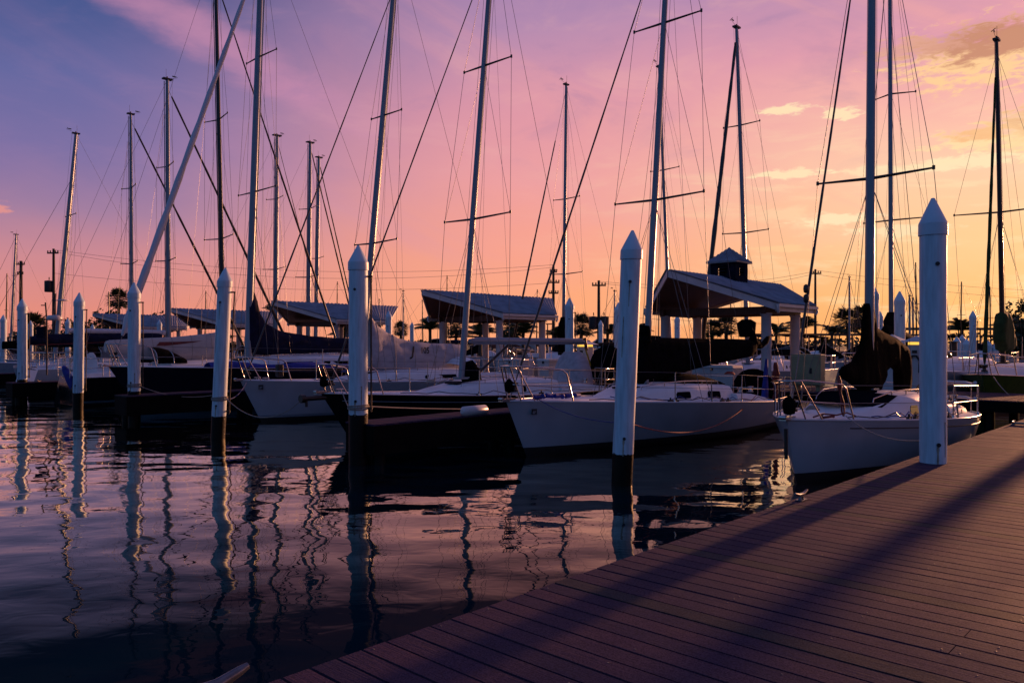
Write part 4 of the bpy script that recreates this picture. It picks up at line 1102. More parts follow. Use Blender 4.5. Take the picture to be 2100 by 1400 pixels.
F2 = farboat('white sailboat beyond the cupola gazebo with thick dark furled headsail', 1534, 30.5, 72, 1511, .115, spr=[(1519,258,.75),(1527,478,.95)], furl=('aludark', .10, .04, .97), boot=(655,690,'canvas'))
F3 = farboat('white sailboat beyond the pier with mast tucked just right of the nearest white racing mast', 1376, 36, 150, 1352, .10, spr=[(1364,350,.75)])
F4 = farboat('white sailboat beyond the brown-black sail cover with two slim swept spreaders', 1828, 26.5, -60, 1825, .08, spr=[(1826,193,.65),(1828,452,1.05)], boot=(640,700,'canvas'), cover=[(1815,665,700),(1840,672,708),(1880,694,712)], H=16.2, sweep=.5)
F5 = farboat('green-bottomed white sailboat at the right edge with black mast and green mast cover', 2057, 24.5, 100, 2044, .10, m='aludark', spr=[(2054,437,1.3)], furl=('canvasgreen', .06, .03, .90), hull='greenh', x_m=2.6, L=9)
F5.drape([(2052,640),(2064,640),(2068,665),(2074,690),(2074,715),(2064,726),(2054,722),(2048,700),(2048,665)], .3, 'canvasgreen', seed=3)
F6 = farboat('white sailboat behind the third gazebo with tall slim mast carrying a small radar', 565, 44, 278, 568, .16, spr=[(566,408,.9),(565,552,1.2)], furl=('aludark', .03, .04, .97), out=True, wr=.005)
F7 = farboat('white sailboat behind the third gazebo, left mast of the close pair', 632, 45, 292, 636, .15, spr=[(633,428,.9),(632,568,1.2)], furl=('aludark', .06, .04, .97), out=True, wr=.005)
F8 = farboat('white sailboat behind the third gazebo, shorter right mast of the close pair', 647, 50, 322, 654, .15, spr=[(649,530,.9)], furl=('aludark', .06, .04, .97), out=True, wr=.005)
F9 = farboat('distant white sailboat at the far left behind the utility pole', 20, 70, 480, 33, .13, spr=[(26,565,1.0)], wr=.008, L=9)
F10 = farboat('distant white sailboat between the second palm and the gazebo with thin short mast', 827, 78, 597, 827, .09, wr=.01, L=8, spr=())
F11 = farboat('distant white sailboat behind the tall fan palm right of the cupola gazebo', 1742, 66, 568, 1742, .09, wr=.01, L=8, spr=())
F12 = farboat('distant white sailboat with thin bare mast left of the leaning rope-tied piling', 1258, 50, 597, 1261, .07, wr=.007, L=8, spr=())
F13 = farboat('distant white sailboat just left of the big near piling, left of two thin masts', 1866, 62, 607, 1865, .09, wr=.008, L=8, spr=())
F14 = farboat('distant white sailboat just left of the big near piling, right of two thin masts', 1873, 66, 612, 1872, .09, wr=.008, L=8, spr=())

# ------------------------------------------------------------------ mooring ropes
def wl(u, v, z): return W(u, v, z)
rope('rope', [P(1296,869,11.6), W(17.6, 8.45, .86)], .42, .009, 'ropered', 'pink mooring rope sagging from the leaning piling along the white hull')
rope('rope', [W(10.85, 9.5, 1.10), P(1265,866,11.7)], .10, .008, 'ropeblue', 'blue mooring rope from the white bow to the leaning piling')
rope('rope', [W(12.2, 4.4, 1.0), P(1890,903,9.2)], .12, .008, 'rope', 'pale mooring rope from the nearest bow to the big boardwalk piling')
rope('rope', [P(462,815,17.3), W(9.0, 14.4, .95)], .42, .010, 'rope', 'pale mooring rope crossing the grey-covered boat bow towards the black sprit')
rope('rope', [W(10.25, 19.1, 1.1), P(466,818,17.3)], .12, .009, 'ropeblue', 'dark mooring rope dropping from the grey-covered boat bow to the leaning piling')
rope('rope', [W(9.5, 13.7, 1.08), P(752,848,13.5)], .22, .010, 'rope', 'pale mooring rope hanging from the black bow to the finger pier piling')
rope('rope', [P(752,833,13.6), P(1000,838,16.5)], .02, .012, 'rope', 'pale rope lying along the finger pier edge')
rope('rope', [P(290,793,21.2), P(470,802,22.5)], .22, .012, 'rope', 'pale mooring rope sagging along the navy hull')
rope('rope', [P(76,778,28), P(92,760,31)], .2, .012, 'rope', 'pale mooring rope between the two leftmost full pilings')
rope('rope', [W(15.6,2.85,DZ+.03), W(15.9,-1.5,DZ+.02)], .0, .02, 'rope', 'beige rope lying across the boardwalk boards near the right edge')
rope('rope', [P(2037,772,22.0), P(2130,830,20)], .25, .012, 'rope', 'yellowish mooring rope hanging from the green-bottomed bow at the right edge')

# fender tucked under the white bow
b = MB(); b.tube([(-.32,0,0),(-.27,0,0),(.3,0,0),(.35,0,0)], [.04,.10,.10,.04], 16); o = b.build('fender', M['box'], loc=W(10.6,10.9,.80), rz=AX)
tag(o, 'white cylindrical fender lying at the finger pier beside the white bow', 'fender')

# ------------------------------------------------------------------ cleats on the boardwalk edge
def cleat(u, v, s_, label, rot=0):
    root = empty('dock_cleat', W(u, v, DZ+.001), AX+rot); tag(root, label, 'cleat', 'cleats on the boardwalk edge')
    b = MB(); b.tube([(-.5*s_,0,.29*s_),(-.42*s_,0,.265*s_),(-.2*s_,0,.20*s_),(0,0,.19*s_),(.2*s_,0,.20*s_),(.42*s_,0,.265*s_),(.5*s_,0,.29*s_)], [.03*s_,.045*s_,.06*s_,.07*s_,.06*s_,.045*s_,.03*s_], 14)
    b.build('horn', M['cleat'], root)
    b = MB(); b.box((0,0,.02*s_), (.48*s_,.24*s_,.04*s_))
    for x in (-.11, .11): b.tube([(x*s_,0,.03*s_),(x*s_*.8,0,.17*s_)], [.06*s_,.045*s_], 12)
    b.build('base', M['cleat'], root, bevel=.004)
cleat(1.32, 2.84, .42, 'galvanised cleat at the bottom left whose horn tip catches orange light')
cleat(6.78, 2.83, .26, 'small galvanised cleat on the boardwalk edge beside the water gap')
cleat(15.6, 2.83, .24, 'distant cleat on the boardwalk edge holding the beige rope')

# ------------------------------------------------------------------ gazebos on the main pier
def gazebo(uc, vc, label, cup=False, apz=4.18, eav=3.27, w_=2.15, l=1.55, pr=2.5, z0=DZ):
    root = empty('gazebo', W(uc, vc, 0), AX); tag(root, label, 'gazebo', 'open gazebos along the main pier')
    # local x = u, y = v ; ridge along x
    for sg in (1, -1):
        b = MB(); n = 36; rows = []
        # corrugated metal sheet: a kite-cornered half roof
        for i in range(n*3+1):
            t = i/(n*3); xr = lerp(-l-pr, l+pr, t); xe = lerp(-l-.15, l+.15, t)
            c_ = .028*math.cos(i*2*math.pi/3)
            rows.append([(lerp(xr, xe, q), sg*lerp(.02, w_+.12, q), lerp(apz, eav, q)+.075+c_) for q in (0,.33,.66,1)])
        b.grid(rows if sg < 0 else [r[::-1] for r in rows], smooth=False)
        ro = b.build('roof', M['roofmetal'], root)
        f = MB()
        for ex in (-1, 1):     # sloping barge boards from prow to eave
            a = Vector((ex*(l+pr-.06), sg*.02, apz-.04)); c_ = Vector((ex*(l+.12), sg*(w_+.06), eav-.04))
            d = .10
            f.add([a+Vector((0,0,d)), a-Vector((0,0,d)), c_-Vector((0,0,d)), c_+Vector((0,0,d)),
                   a+Vector((-ex*.05,0,d)), a+Vector((-ex*.05,0,-d)), c_+Vector((-ex*.05,0,-d)), c_+Vector((-ex*.05,0,d))],
                  [(0,1,2,3),(7,6,5,4),(0,4,5,1),(3,2,6,7),(0,3,7,4),(1,5,6,2)])
        f.box((0, sg*(w_+.03), eav-.08), (2*l+.2, .05, .17))
        f.build('barge_board', M['trimw'], root)
        g = MB(); g.box((0, sg*(w_+.11), eav+.0), (2*l+.36, .10, .09)); 
        for ex in (-1, 1): g.tube([(ex*(l+.14), sg*(w_+.11), eav-.02), (ex*(l+.17), sg*(w_+.12), eav-.12), (ex*(l+.10), sg*(w_+.10), eav-.20)], .045, 8)
        g.build('gutter', M['trimw'], root)
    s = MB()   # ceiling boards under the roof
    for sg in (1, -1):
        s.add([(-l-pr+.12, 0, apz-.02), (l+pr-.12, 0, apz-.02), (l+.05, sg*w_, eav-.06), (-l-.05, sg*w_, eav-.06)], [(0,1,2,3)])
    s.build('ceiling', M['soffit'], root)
    t = MB()
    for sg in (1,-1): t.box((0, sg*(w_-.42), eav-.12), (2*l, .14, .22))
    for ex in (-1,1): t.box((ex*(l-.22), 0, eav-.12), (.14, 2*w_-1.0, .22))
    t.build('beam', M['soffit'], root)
    for ex in (-1, 1):
        for sg in (1, -1):
            c_ = MB(); x, y = ex*(l-.22), sg*(w_-.42)
            c_.lathe([(.19,z0),(.19,z0+.10),(.155,z0+.13),(.15,z0+.2),(.145,eav-.28),(.17,eav-.26),(.17,eav-.2)], (x, y, 0), 20); c_.build('column', M['column'], root)
    if cup:
        b = MB(); s_ = .42; zb, zt = apz-.35, apz+.58
        for k in range(4):
            Mx = Matrix.Rotation(k*math.pi/2, 4, 'Z')
            b.box((-.295, -s_, (zb+zt)/2), (.25, .05, zt-zb), M=Mx); b.box((.2825, -s_, (zb+zt)/2), (.225, .05, zt-zb), M=Mx)
            b.box((.0, -s_, (zb+apz+.12)/2), (.35, .046, apz+.12-zb), M=Mx); b.box((.0, -s_, (zt+apz+.42)/2), (.35, .046, zt-apz-.42), M=Mx)
            for q in range(3): b.box((.0, -s_, apz+.165+q*.10), (.35, .02, .035), M=Mx)
        b.build('cupola_wall', M['cupola'], root)
        b = MB(); r_ = .54; zr = zt-.02; za = zt+.46
        ring = [(-r_,-r_,zr),(r_,-r_,zr),(r_,r_,zr),(-r_,r_,zr)]
        b.add(ring+[(0,0,za)], [(0,1,4),(1,2,4),(2,3,4),(3,0,4)]); b.add([(x,y,z-.03) for x,y,z in ring], [(3,2,1,0)]); b.box((0,0,zr-.02),(2*r_-.02,2*r_-.02,.045))
        for k in range(4):
            Mx = Matrix.Rotation(k*math.pi/2, 4, 'Z')
            for q in range(-6, 7):
                xx = q*r_/6.5; yy = -r_; tt = abs(xx)/r_
                b.tube([(xx, yy, zr+.01), (xx, -abs(xx), lerp(zr, za, 1-tt)+.01)], .012, 4, cap=False, M=Mx)
        b.build('cupola_roof', M['roofmetal'], root)
    return root
gazebo(23.1, 12.0, 'gazebo with louvred cupola on its metal roof, nearest and rightmost of the row', cup=True, apz=4.15, eav=3.22, l=1.25)
gazebo(23.2, .3, 'gazebo past the right edge of the photo where the boardwalk meets the pier')
gazebo(24.25, 23.8, 'plain gazebo without cupola, second from the right')
gazebo(24.25, 35.3, 'gazebo whose roof shows prows at both ends, third from the right behind the central piling')
gazebo(24.25, 47.0, 'gazebo fourth from the right, partly behind the big mast with the navy cover')
gazebo(24.0, 59.0, 'leftmost and most distant gazebo behind the slanting white furled sail')

# ------------------------------------------------------------------ things on the pier
def place(px, py, v=None, u=None):
    if v is None: v = V(px, u)
    else: u = U(px, v)
    return u, v
def dockbox(px, u, wd, hh, label, dz=DZ+.003, dd=.62):
    v = V(px, u); root = empty('dock_box', W(u, v, dz), AX); tag(root, label, 'dock box', 'white dock boxes on the main pier')
    b = MB(); b.box((0,0,hh/2), (dd, wd, hh), taper=1.03); b.build('body', M['box'], root, bevel=.015)
    b = MB(); b.box((0,0,hh+.045), (dd+.09, wd+.09, .09), taper=.94); b.build('lid', M['box'], root, bevel=.012)
    b = MB(); b.box((-dd/2-.02, 0, hh-.04), (.02,.08,.09)); b.build('latch', M['bolt'], root)
for px, u, wd, hh, lab in ((898,22.7,1.0,.72,'white dock box under the left columns of the plain gazebo'),(1056,22.8,1.35,.70,'wide white dock box between the columns of the plain gazebo'),
        (1125,22.8,.55,.72,'narrow white dock box right of the plain gazebo last column'),(958,22.9,.8,.62,'white dock box just behind the mast of the black-hulled boat'),
        (1470,22.6,1.4,.62,'wide white dock box under the cupola gazebo below the black boom cover'),(1385,22.6,.9,.62,'white dock box at the left column of the cupola gazebo'),
        (566,23,1.0,.7,'white dock box behind the pulpit of the grey-covered boat'),(690,23,.9,.7,'white dock box under the third gazebo')):
    dockbox(px, u, wd, hh, lab)
# cream cabinet
u, v = 22.7, V(1657, 22.7); root = empty('electric_cabinet', W(u, v, DZ), AX); tag(root, 'cream electrical cabinet on legs right of the cupola gazebo', 'electrical cabinet')
b = MB(); b.box((0,0,.62), (.34,.88,.92)); b.build('body', M['cream'], root, bevel=.02)
b = MB(); b.box((-.185,0,.62), (.025,.80,.84)); dr_ = b.build('door', M['cream'], root, bevel=.01)
b = MB(); b.box((-.205,-.16,.60), (.025,.07,.16)); b.build('handle', M['bolt'], dr_)
b = MB(); b.box((-.0,-.33,.08), (.2,.12,.2)); b.box((-.0,.33,.08), (.2,.12,.2)); b.build('leg', M['cream'], root)
def pedestal(px, u, h, label, s_=.2):
    v = V(px, u); root = empty('power_pedestal', W(u, v, DZ), AX); tag(root, label, 'power pedestal', 'white power pedestals with lit amber lanterns')
    b = MB(); b.box((0,0,h/2), (s_*1.9, s_*1.9, h), taper=.96); b.build('body', M['box'], root, bevel=.02)
    b = MB(); b.box((0,0,h+.035), (s_*1.7,s_*1.7,.07)); b.build('lamp', M['amber'], root)
    b = MB(); r_ = s_*1.55; zr = h+.075
    b.add([(-r_,-r_,zr),(r_,-r_,zr),(r_,r_,zr),(-r_,r_,zr),(0,0,zr+.17)], [(0,1,4),(1,2,4),(2,3,4),(3,0,4),(3,2,1,0)]); b.build('cap', M['box'], root)
    b = MB(); 
    b.tube([(-s_*1.0, -.12+.0, h*.45), (-s_*1.05,-.13,h*.68), (-s_*1.1,-.05,h*.78), (-s_*1.1,.05,h*.78), (-s_*1.05,.13,h*.68), (-s_*1.0,.14,h*.3)], .03, 8); b.build('cable', M['black'], root)
    b = MB(); b.box((-s_*.97, 0, h*.86), (.03, .12, .08)); b.build('socket', M['black'], root)
pedestal(1829, 22.9, 1.40, 'white power pedestal lantern peeking over the brown-black sail cover')
pedestal(1880, 22.9, 1.36, 'white power pedestal with hose just left of the big near piling')
pedestal(1200, 23.2, 1.28, 'white power pedestal beyond the end of the bare white boom', .24)
pedestal(612, 23.2, 1.1, 'white power pedestal below the navy boom cover', .2)
# orange-red vertical board beside pedestal
b = MB(); b.box((0,0,.7), (.08,.14,1.2)); o = b.build('red_post', M['red'], loc=W(22.6, V(1893,22.6), DZ)); tag(o, 'narrow red post squeezed between the pedestal and the big near piling', 'post')
# grey covered thing on the pier behind the black-hulled boat
u, v = 19.0, V(1192, 19.0)
b = MB(); rows = []
for i in range(9):
    t = i/8; w_ = .62*math.sqrt(max(0.02, 1-(t*.93)**2.2)); rows.append([(w_*math.cos(a)*(1+.05*math.sin(a*5)), w_*math.sin(a)*(1+.05*math.cos(a*4+t*3)), 1.25*t) for a in [2*math.pi*k/22 for k in range(22)]])
b.grid(rows, close=True); b.add(rows[-1], [tuple(range(22))]); o = b.build('covered_helm', M['canvasgrey'], B3.root, loc=(8.3, -.1, .62))
# bimini frame + round black wheel covers beyond
def disc(px, py, v, r, label):
    u = U(px, v); z = EYE+(HY-py)*DY(u, v)/F
    b = MB(); rows = []
    for k in range(7):
        t = k/6; rows.append([(.05+.10*math.cos(t*math.pi/2), r*math.sin(t*math.pi/2)*math.cos(a), r*math.sin(t*math.pi/2)*math.sin(a)) for a in [2*math.pi*j/28 for j in range(28)]])
    b.grid(rows, close=True); rows2 = [[(-x, y, z_) for x, y, z_ in r] for r in rows]; b.grid([r[::-1] for r in rows2], close=True)
    return b, u, z
b, u, z = disc(1246, 752, 13.6, .62, ''); o = b.build('wheel_cover', M['canvas'], B3.root, loc=(u-B3.u, -.5, z))
# dark canopy over it
b = MB(); rows = []
for i in range(9):
    a = i/8; rows.append([(lerp(-1.0,1.0,a), y, .16*math.sin(math.pi*a)+.10*(1-y*y)) for y in (-1,-.5,0,.5,1)])
b.grid(rows)
for x in (-.9,0,.9):
    for y in (-.98,.98): b.tube([(x*.5,y,-1.5),(x,y,.02)], .02, 6)
pp = P(1248, 714, 33); o = b.build('bimini', M['canvas'], loc=pp, rz=AX); tag(o, 'dark arched bimini canopy with thin legs just left of the rope-tied piling', 'canopy')

# ------------------------------------------------------------------ motor boats in the distance
def motorboat(name, label, p, rz, L=7.5, canopy='canvas', top=True, cabin=True, hullm='white'):
    root = empty(name, (p[0], p[1], 0), rz); tag(root, label, 'motorboat', 'motorboats moored beyond the main pier')
    B = 2.5; b = MB(); rows = []
    for i in range(13):
        t = i/12; hb = B/2*(math.sin(math.pi/2*min(1, t/.5))**.7 if t > 0 else 0); zs = lerp(1.25, .85, t)
        rows.append([(t*L-.5*(1-t)**2*(q), sg*hb*lerp(1, .7, 1-q), z) for sg, q, z in ((1,1,zs),(1,.6,zs*.55),(1,0,-.1),(-1,0,-.1),(-1,.6,zs*.55),(-1,1,zs))])
    b.grid(rows); b.add(rows[-1], [tuple(range(6))]); b.add([r[0] for r in rows]+[r[-1] for r in rows[::-1]], [tuple(range(26))]); b.build('hull', M[hullm], root)
    if cabin:
        b = MB(); st = [(L*.22,.5,.0),(L*.36,.85,.45),(L*.42,.9,.5)]
        b.grid([[(x, -w_, 1.1), (x, -w_*.8, 1.1+h), (x, w_*.8, 1.1+h), (x, w_, 1.1)] for x, w_, h in st]); b.build('cabin', M['deckw'], root)
        b = MB(); b.grid([[(L*.40, y, 1.5), (L*.48, y*1.02, 2.05)] for y in (-.85,-.5,0,.5,.85)]); b.add([(L*.40,.85,1.5),(L*.48,.87,2.05),(L*.66,.95,1.25),(L*.66,.95,1.1)], [(0,1,2,3)]); b.add([(L*.40,-.85,1.5),(L*.48,-.87,2.05),(L*.66,-.95,1.25),(L*.66,-.95,1.1)], [(3,2,1,0)]); b.build('windshield', M['dark'], root)
    if top:
        b = MB(); rows = []
        for i in range(6):
            t = i/5; rows.append([(lerp(L*.42, L*.86, t), y*1.15, 2.62+.10*math.sin(math.pi*t)+.08*(1-y*y)) for y in (-1,-.5,0,.5,1)])
        b.grid(rows); b.grid([[(x, y, z-.07) for x, y, z in r][::-1] for r in rows]); c_ = b.build('canopy', M[canopy], root)
        b = MB()
        for x in (L*.45, L*.65, L*.84):
            for y in (-1.1, 1.1): b.tube([(x*.98+.1, y, .95), (x, y, 2.62)], .022, 6)
        b.build('canopy_frame', M['steel'], root)
    b = MB(); b.tube([(L*.30,-.95,1.65),(L*.1,-.5,1.8),(-.1,0,1.85),(L*.1,.5,1.8),(L*.30,.95,1.65)], .018, 6)
    for x, y in ((L*.28,.95),(L*.28,-.95),(L*.1,.5),(L*.1,-.5),(0,0)): b.tube([(x,y,1.1),(x,y,1.8-.15*(x/L/.3))], .014, 5)
    b.build('bow_rail', M['steel'], root)
    b = MB(); b.box((L+.25,0,.95), (.45,.4,.6)); b.box((L+.2,0,.35), (.16,.12,.9)); b.build('outboard_motor', M['black'], root, bevel=.03)
    return root
mb = [(1600,52,'white motorboat with dark flat canopy seen between the right columns of the cupola gazebo',R(20)),(1700,58,'white motorboat with dark canopy right of the cream cabinet',R(-10)),
 (1755,50,'white motorboat with slanted windshield left of the brown-black sail cover',R(175)),(1640,70,'distant motorboat under the feather palm right of the cupola gazebo',R(5)),
 (1905,60,'motorboat hidden behind the big near piling and post',R(15)),(2012,58,'white motorboat left of the green mast cover',R(20)),
 (2085,66,'motorboat at the right edge below the dark trees',R(160)),(1530,56,'motorboat beyond the cupola gazebo seen right of the dark furled headsail',R(30)),
 (1290,62,'motorboat behind the leaning rope-tied piling',R(10)),(985,64,'motorboat beyond the mast with the grey cover boom end',R(170)),
 (1165,48,'small white motorboat with blue trim right of the plain gazebo',R(25)),(700,60,'motorboat under the third gazebo roof',R(8)),
 (600,55,'white motorboat left of the third gazebo below the navy cover',R(15)),(480,58,'motorboat seen between the leaning piling and the big mast',R(165)),
 (395,62,'motorboat under the fourth gazebo',R(12)),(300,66,'motorboat behind the leftmost gazebo columns',R(20)),(30,66,'motorboat in the distance at the far left',R(10)),(160,60,'motorboat between the left sunlit pilings in the distance',R(170))]
base_mb = None
for i, (px, Yd, lab, rz) in enumerate(mb):
    x = (px-CX)*Yd/F
    if base_mb is None:
        base_mb = motorboat('motorboat', lab, (x-3.5*math.cos(rz), Yd-3.5*math.sin(rz)), rz)
        nocan = motorboat('motorboat', lab, (0,0), 0, top=False, L=6.5); first = True
        continue
    if i == 1: q = nocan
    else: q = copy_tree(nocan if i in (2, 6, 10, 12, 15) else base_mb)
    q.location = (x-3.5*math.cos(rz), Yd-3.5*math.sin(rz), 0); q.rotation_euler = (0,0,rz); q['label'] = lab
mb_fix = {1: 0}

# white hull with square stern between the nearest piling and the green boat
TB = Boat('sailboat', 'white sailboat stern alongside the pier seen right of the big near piling', 25.7, 7.6, 10.2, 3.2, 1.25, 1.2, .6, hull='white', stern=.85, stripe='stripeblue')
TB.cabin([(2.9,.15,.0),(3.8,.6,.18),(5.0,1.0,.36),(7.4,1.1,.42)], wins=[(5.2,6.3,.3,.58)], handrail=False); TB.rails(x_end=9.9, posts=2)

# ------------------------------------------------------------------ palms and trees on the far shore
GZ = 1.22
def fan_palm(px, ytop, Yd, rad, label, seed=0, trunk_base=None, m='leaf', lean=0.0, group='palms on the far shore'):
    rad *= 1.2
    p = P(px, ytop, Yd); h = p.z - rad*.95 - GZ
    root = empty('fan_palm', (p.x - lean*h, Yd, GZ)); tag(root, label, 'palm tree', group); rnd = random.Random(seed)
    b = MB(); pts = []; rs = []
    for i in range(9):
        t = i/8; pts.append((lean*h*t, .1*math.sin(t*3), h*t)); rs.append(.19-.05*t+.015*(i % 2))
    b.tube(pts, rs, 9); b.build('trunk', M['trunk'], root)
    b = MB(); top = Vector((lean*h, 0, h))
    n = 70
    for i in range(n):
        zz = 1-1.72*(i+.5)/n; a = i*2.39996+rnd.uniform(-.2,.2); rr = math.sqrt(max(0, 1-zz*zz))
        d = Vector((rr*math.cos(a), rr*math.sin(a), zz)).normalized()
        stem = rad*rnd.uniform(.48,.62); c_ = top + d*stem
        L = rad*rnd.uniform(.40,.55)
        up = Vector((0,0,1)); side = d.cross(up)
        if side.length < .1: side = Vector((1,0,0))
        side.normalize(); nrm = side.cross(d)
        b.tube([top+d*.1, c_], .018, 3, cap=False)
        k = 11
        for j in range(k):
            ang = lerp(-1.45, 1.45, j/(k-1)); dd = (d*math.cos(ang)+side*math.sin(ang))
            tip = c_ + dd*L*(1-.18*abs(ang)/1.45)*rnd.uniform(.85,1.08) - up*L*.22*rnd.random()
            wv = dd.cross(nrm).normalized()*L*.085; mdp = c_.lerp(tip, .55)+nrm*.02
            b.add([c_-wv*.3, mdp-wv, tip, mdp+wv, c_+wv*.3], [(0,1,2,3,4)])
    b.build('crown', M[m], root); return root
def feather_palm(px, ytop, Yd, rad, label, seed=0, lean=0.0, group='palms on the far shore', hang=.5):
    rad *= 1.2
    p = P(px, ytop, Yd); h = max(1.0, p.z - rad*.55 - GZ); rnd = random.Random(seed)
    root = empty('feather_palm', (p.x-lean*h, Yd, GZ)); tag(root, label, 'palm tree', group)
    b = MB(); b.tube([(lean*h*t, .06*math.sin(4*t), h*t) for t in [i/6 for i in range(7)]], [.16,.15,.14,.14,.13,.12,.14], 8); b.build('trunk', M['trunk'], root)
    b = MB(); top = Vector((lean*h, 0, h))
    for i in range(19):
        a = i*2.39996+rnd.uniform(-.3,.3); el = rnd.uniform(.45, 1.45); L = rad*rnd.uniform(.85, 1.15)
        d = Vector((math.cos(a), math.sin(a), 0)); pts = []
        for k in range(9):
            t = k/8; pts.append(top + d*L*(t*math.cos(el)+.0) + Vector((0,0,L*(t*math.sin(el)-hang*t*t))))
        b.tube(pts, [.03-.0025*k for k in range(9)], 4, cap=False)
        for k in range(1, 9):
            for q in (0,.33,.66):
                c_ = pts[k-1].lerp(pts[k], q); ax = (pts[k]-pts[k-1]).normalized(); sd = ax.cross(Vector((0,0,1)))
                if sd.length < .05: continue
                sd.normalize(); ll = L*.34*math.sin(math.pi*min(1,(k+q)/9*.85+.12))
                for sg in (1,-1):
                    tip = c_ + (sd*sg*.8+ax*.6+Vector((0,0,-.45))).normalized()*ll*rnd.uniform(.8,1.1)
                    b.add([c_, c_+ax*L*.035, tip], [(0,1,2)])
    b.build('crown', M['leaf2'], root); return root
fan_palm(243, 588, 86, 1.25, 'tall thin fan palm standing above the bushes at left', 1)
fan_palm(68, 637, 62, 1.25, 'bushy fan palm right behind the leftmost full piling', 2)
fan_palm(822, 656, 88, .95, 'small round fan palm between the third and the plain gazebo', 3)
fan_palm(935, 640, 80, 1.3, 'fan palm seen between the left columns and mast of the plain gazebo', 4)
fan_palm(1046, 636, 72, 1.45, 'large dark fan palm framed under the plain gazebo eave', 5)
fan_palm(1192, 638, 74, 1.3, 'large fan palm just right of the white piling behind the boom', 6)
fan_palm(1461, 650, 74, 1.05, 'dark fan palm left of the middle column of the cupola gazebo', 7)
fan_palm(1490, 641, 74, 1.15, 'dark fan palm right of the middle column of the cupola gazebo', 8)
fan_palm(1738, 625, 80, 1.6, 'round fan palm standing alone right of the cream cabinet', 9, lean=-.06)
fan_palm(1772, 618, 82, 1.5, 'round fan palm half hidden behind the mast with the brown-black cover', 10)
feather_palm(882, 648, 64, 1.6, 'feathery palm left of the plain gazebo columns', 11)
feather_palm(985, 660, 60, 1.5, 'feathery palm between the columns of the plain gazebo right of the mast', 12)
feather_palm(1073, 655, 62, 1.6, 'feathery palm beside the large dark fan palm', 13)
feather_palm(1140, 668, 64, 1.2, 'small feathery palm at the foot of the double utility pole', 14)
feather_palm(1246, 662, 66, 1.4, 'feathery palm right of the transformer pole', 15)
feather_palm(1315, 660, 66, 1.2, 'feathery palm right behind the rope-tied piling', 16)
feather_palm(1592, 660, 66, 1.4, 'feathery palm between the piling and right column of the cupola gazebo', 17)
feather_palm(1647, 645, 62, 1.6, 'feathery palm below the right roof tip of the cupola gazebo', 18)
feather_palm(1706, 662, 66, 1.35, 'small feathery palm left of the round fan palm', 19)
feather_palm(1690, 692, 70, 1.2, 'low drooping palm top behind the cream cabinet', 20, hang=1.0)
feather_palm(1972, 650, 60, 1.5, 'feathery palm right of the big near piling', 21)
feather_palm(2070, 648, 70, 1.8, 'feathery palm beside the dark trees at the right edge', 22)
feather_palm(705, 665, 60, 1.4, 'feathery palm under the third gazebo roof left of the central piling', 23)
feather_palm(560, 562+60, 90, 1.4, 'palm top showing above the fourth gazebo roof', 24)
def tree(px, ytop, Yd, wx, hz_, label, seed=0, n=900, leaf=.22, m='tree', name='leafy_tree'):
    p = P(px, ytop, Yd); rnd = random.Random(seed); root = empty(name, (p.x, Yd, GZ)); tag(root, label, 'tree', 'trees on the far shore')
    H_ = p.z-GZ; cz = H_-hz_
    b = MB(); b.tube([(0,0,0),(.05,0,cz*.5),(0,0,max(.5,cz))], [.22,.17,.12], 8)
    for k in range(5):
        a = k*1.3; b.tube([(0,0,cz*.6),(math.cos(a)*wx*.3,math.sin(a)*wx*.3,cz*.8+.1),(math.cos(a)*wx*.6,math.sin(a)*wx*.5,cz+hz_*.2)], [.10,.07,.03], 6)
    b.build('trunk', M['trunk'], root)
    b = MB(); cl = []
    for k in range(16):
        a = rnd.uniform(0, 6.28); q = rnd.uniform(.2,.78); cl.append((Vector((math.cos(a)*wx*q, math.sin(a)*wx*.6*q, cz+rnd.uniform(-.55,.62)*hz_)), rnd.uniform(.28,.5)))
    for i in range(n):
        c_, r_ = cl[rnd.randrange(16)]
        d = Vector((rnd.gauss(0,1), rnd.gauss(0,1), rnd.gauss(0,1))).normalized()*(rnd.random()**.4)
        q = c_ + Vector((d.x*wx*r_, d.y*wx*.6*r_, d.z*hz_*r_*1.1))
        if q.z < .2: q.z = .2
        a1 = Vector((rnd.gauss(0,1), rnd.gauss(0,1), rnd.gauss(0,1))).normalized(); a2 = a1.cross(Vector((rnd.gauss(0,1), rnd.gauss(0,1), rnd.gauss(0,1)))).normalized()
        s_ = leaf*rnd.uniform(.6,1.3); b.add([q-a1*s_, q+a2*s_*.5, q+a1*s_, q-a2*s_*.5], [(0,1,2,3)])
    b.build('crown', M[m], root)
tree(215, 629, 84, 1.7, 2.2, 'bushy dark tree left of the tall thin palm', 1); tree(255, 634, 86, 1.9, 2.3, 'bushy dark tree right under the tall thin palm', 2)
tree(180, 655, 80, 2.0, 2.0, 'dark tree mass right of the second bright piling', 3); tree(150, 650, 82, 1.7, 2.0, 'dark tree between the two bright left pilings', 4)
tree(322, 640, 90, 1.8, 1.8, 'low tree showing above the leftmost gazebo roof', 5); tree(105, 672, 80, 2.0, 1.6, 'dark bush behind the radar pole', 6)
tree(35, 676, 84, 1.8, 1.5, 'low dark bush at the left edge', 7); tree(790, 682, 86, 1.2, 1.4, 'small dark bush left of the small round palm', 8)
tree(2095, 642, 60, 1.9, 2.4, 'dark leafy tree at the right edge behind the green mast cover', 9, n=1500); tree(2120, 622, 62, 2.0, 3.0, 'taller tree cut by the right edge', 10, n=1200)
tree(2088, 610, 90, 1.8, 2.0, 'thin-leaved tree above the green mast cover', 11, n=500); tree(250, 690, 70, 3.5, 1.4, 'dark hedge behind the leftmost gazebo', 12, n=1400)
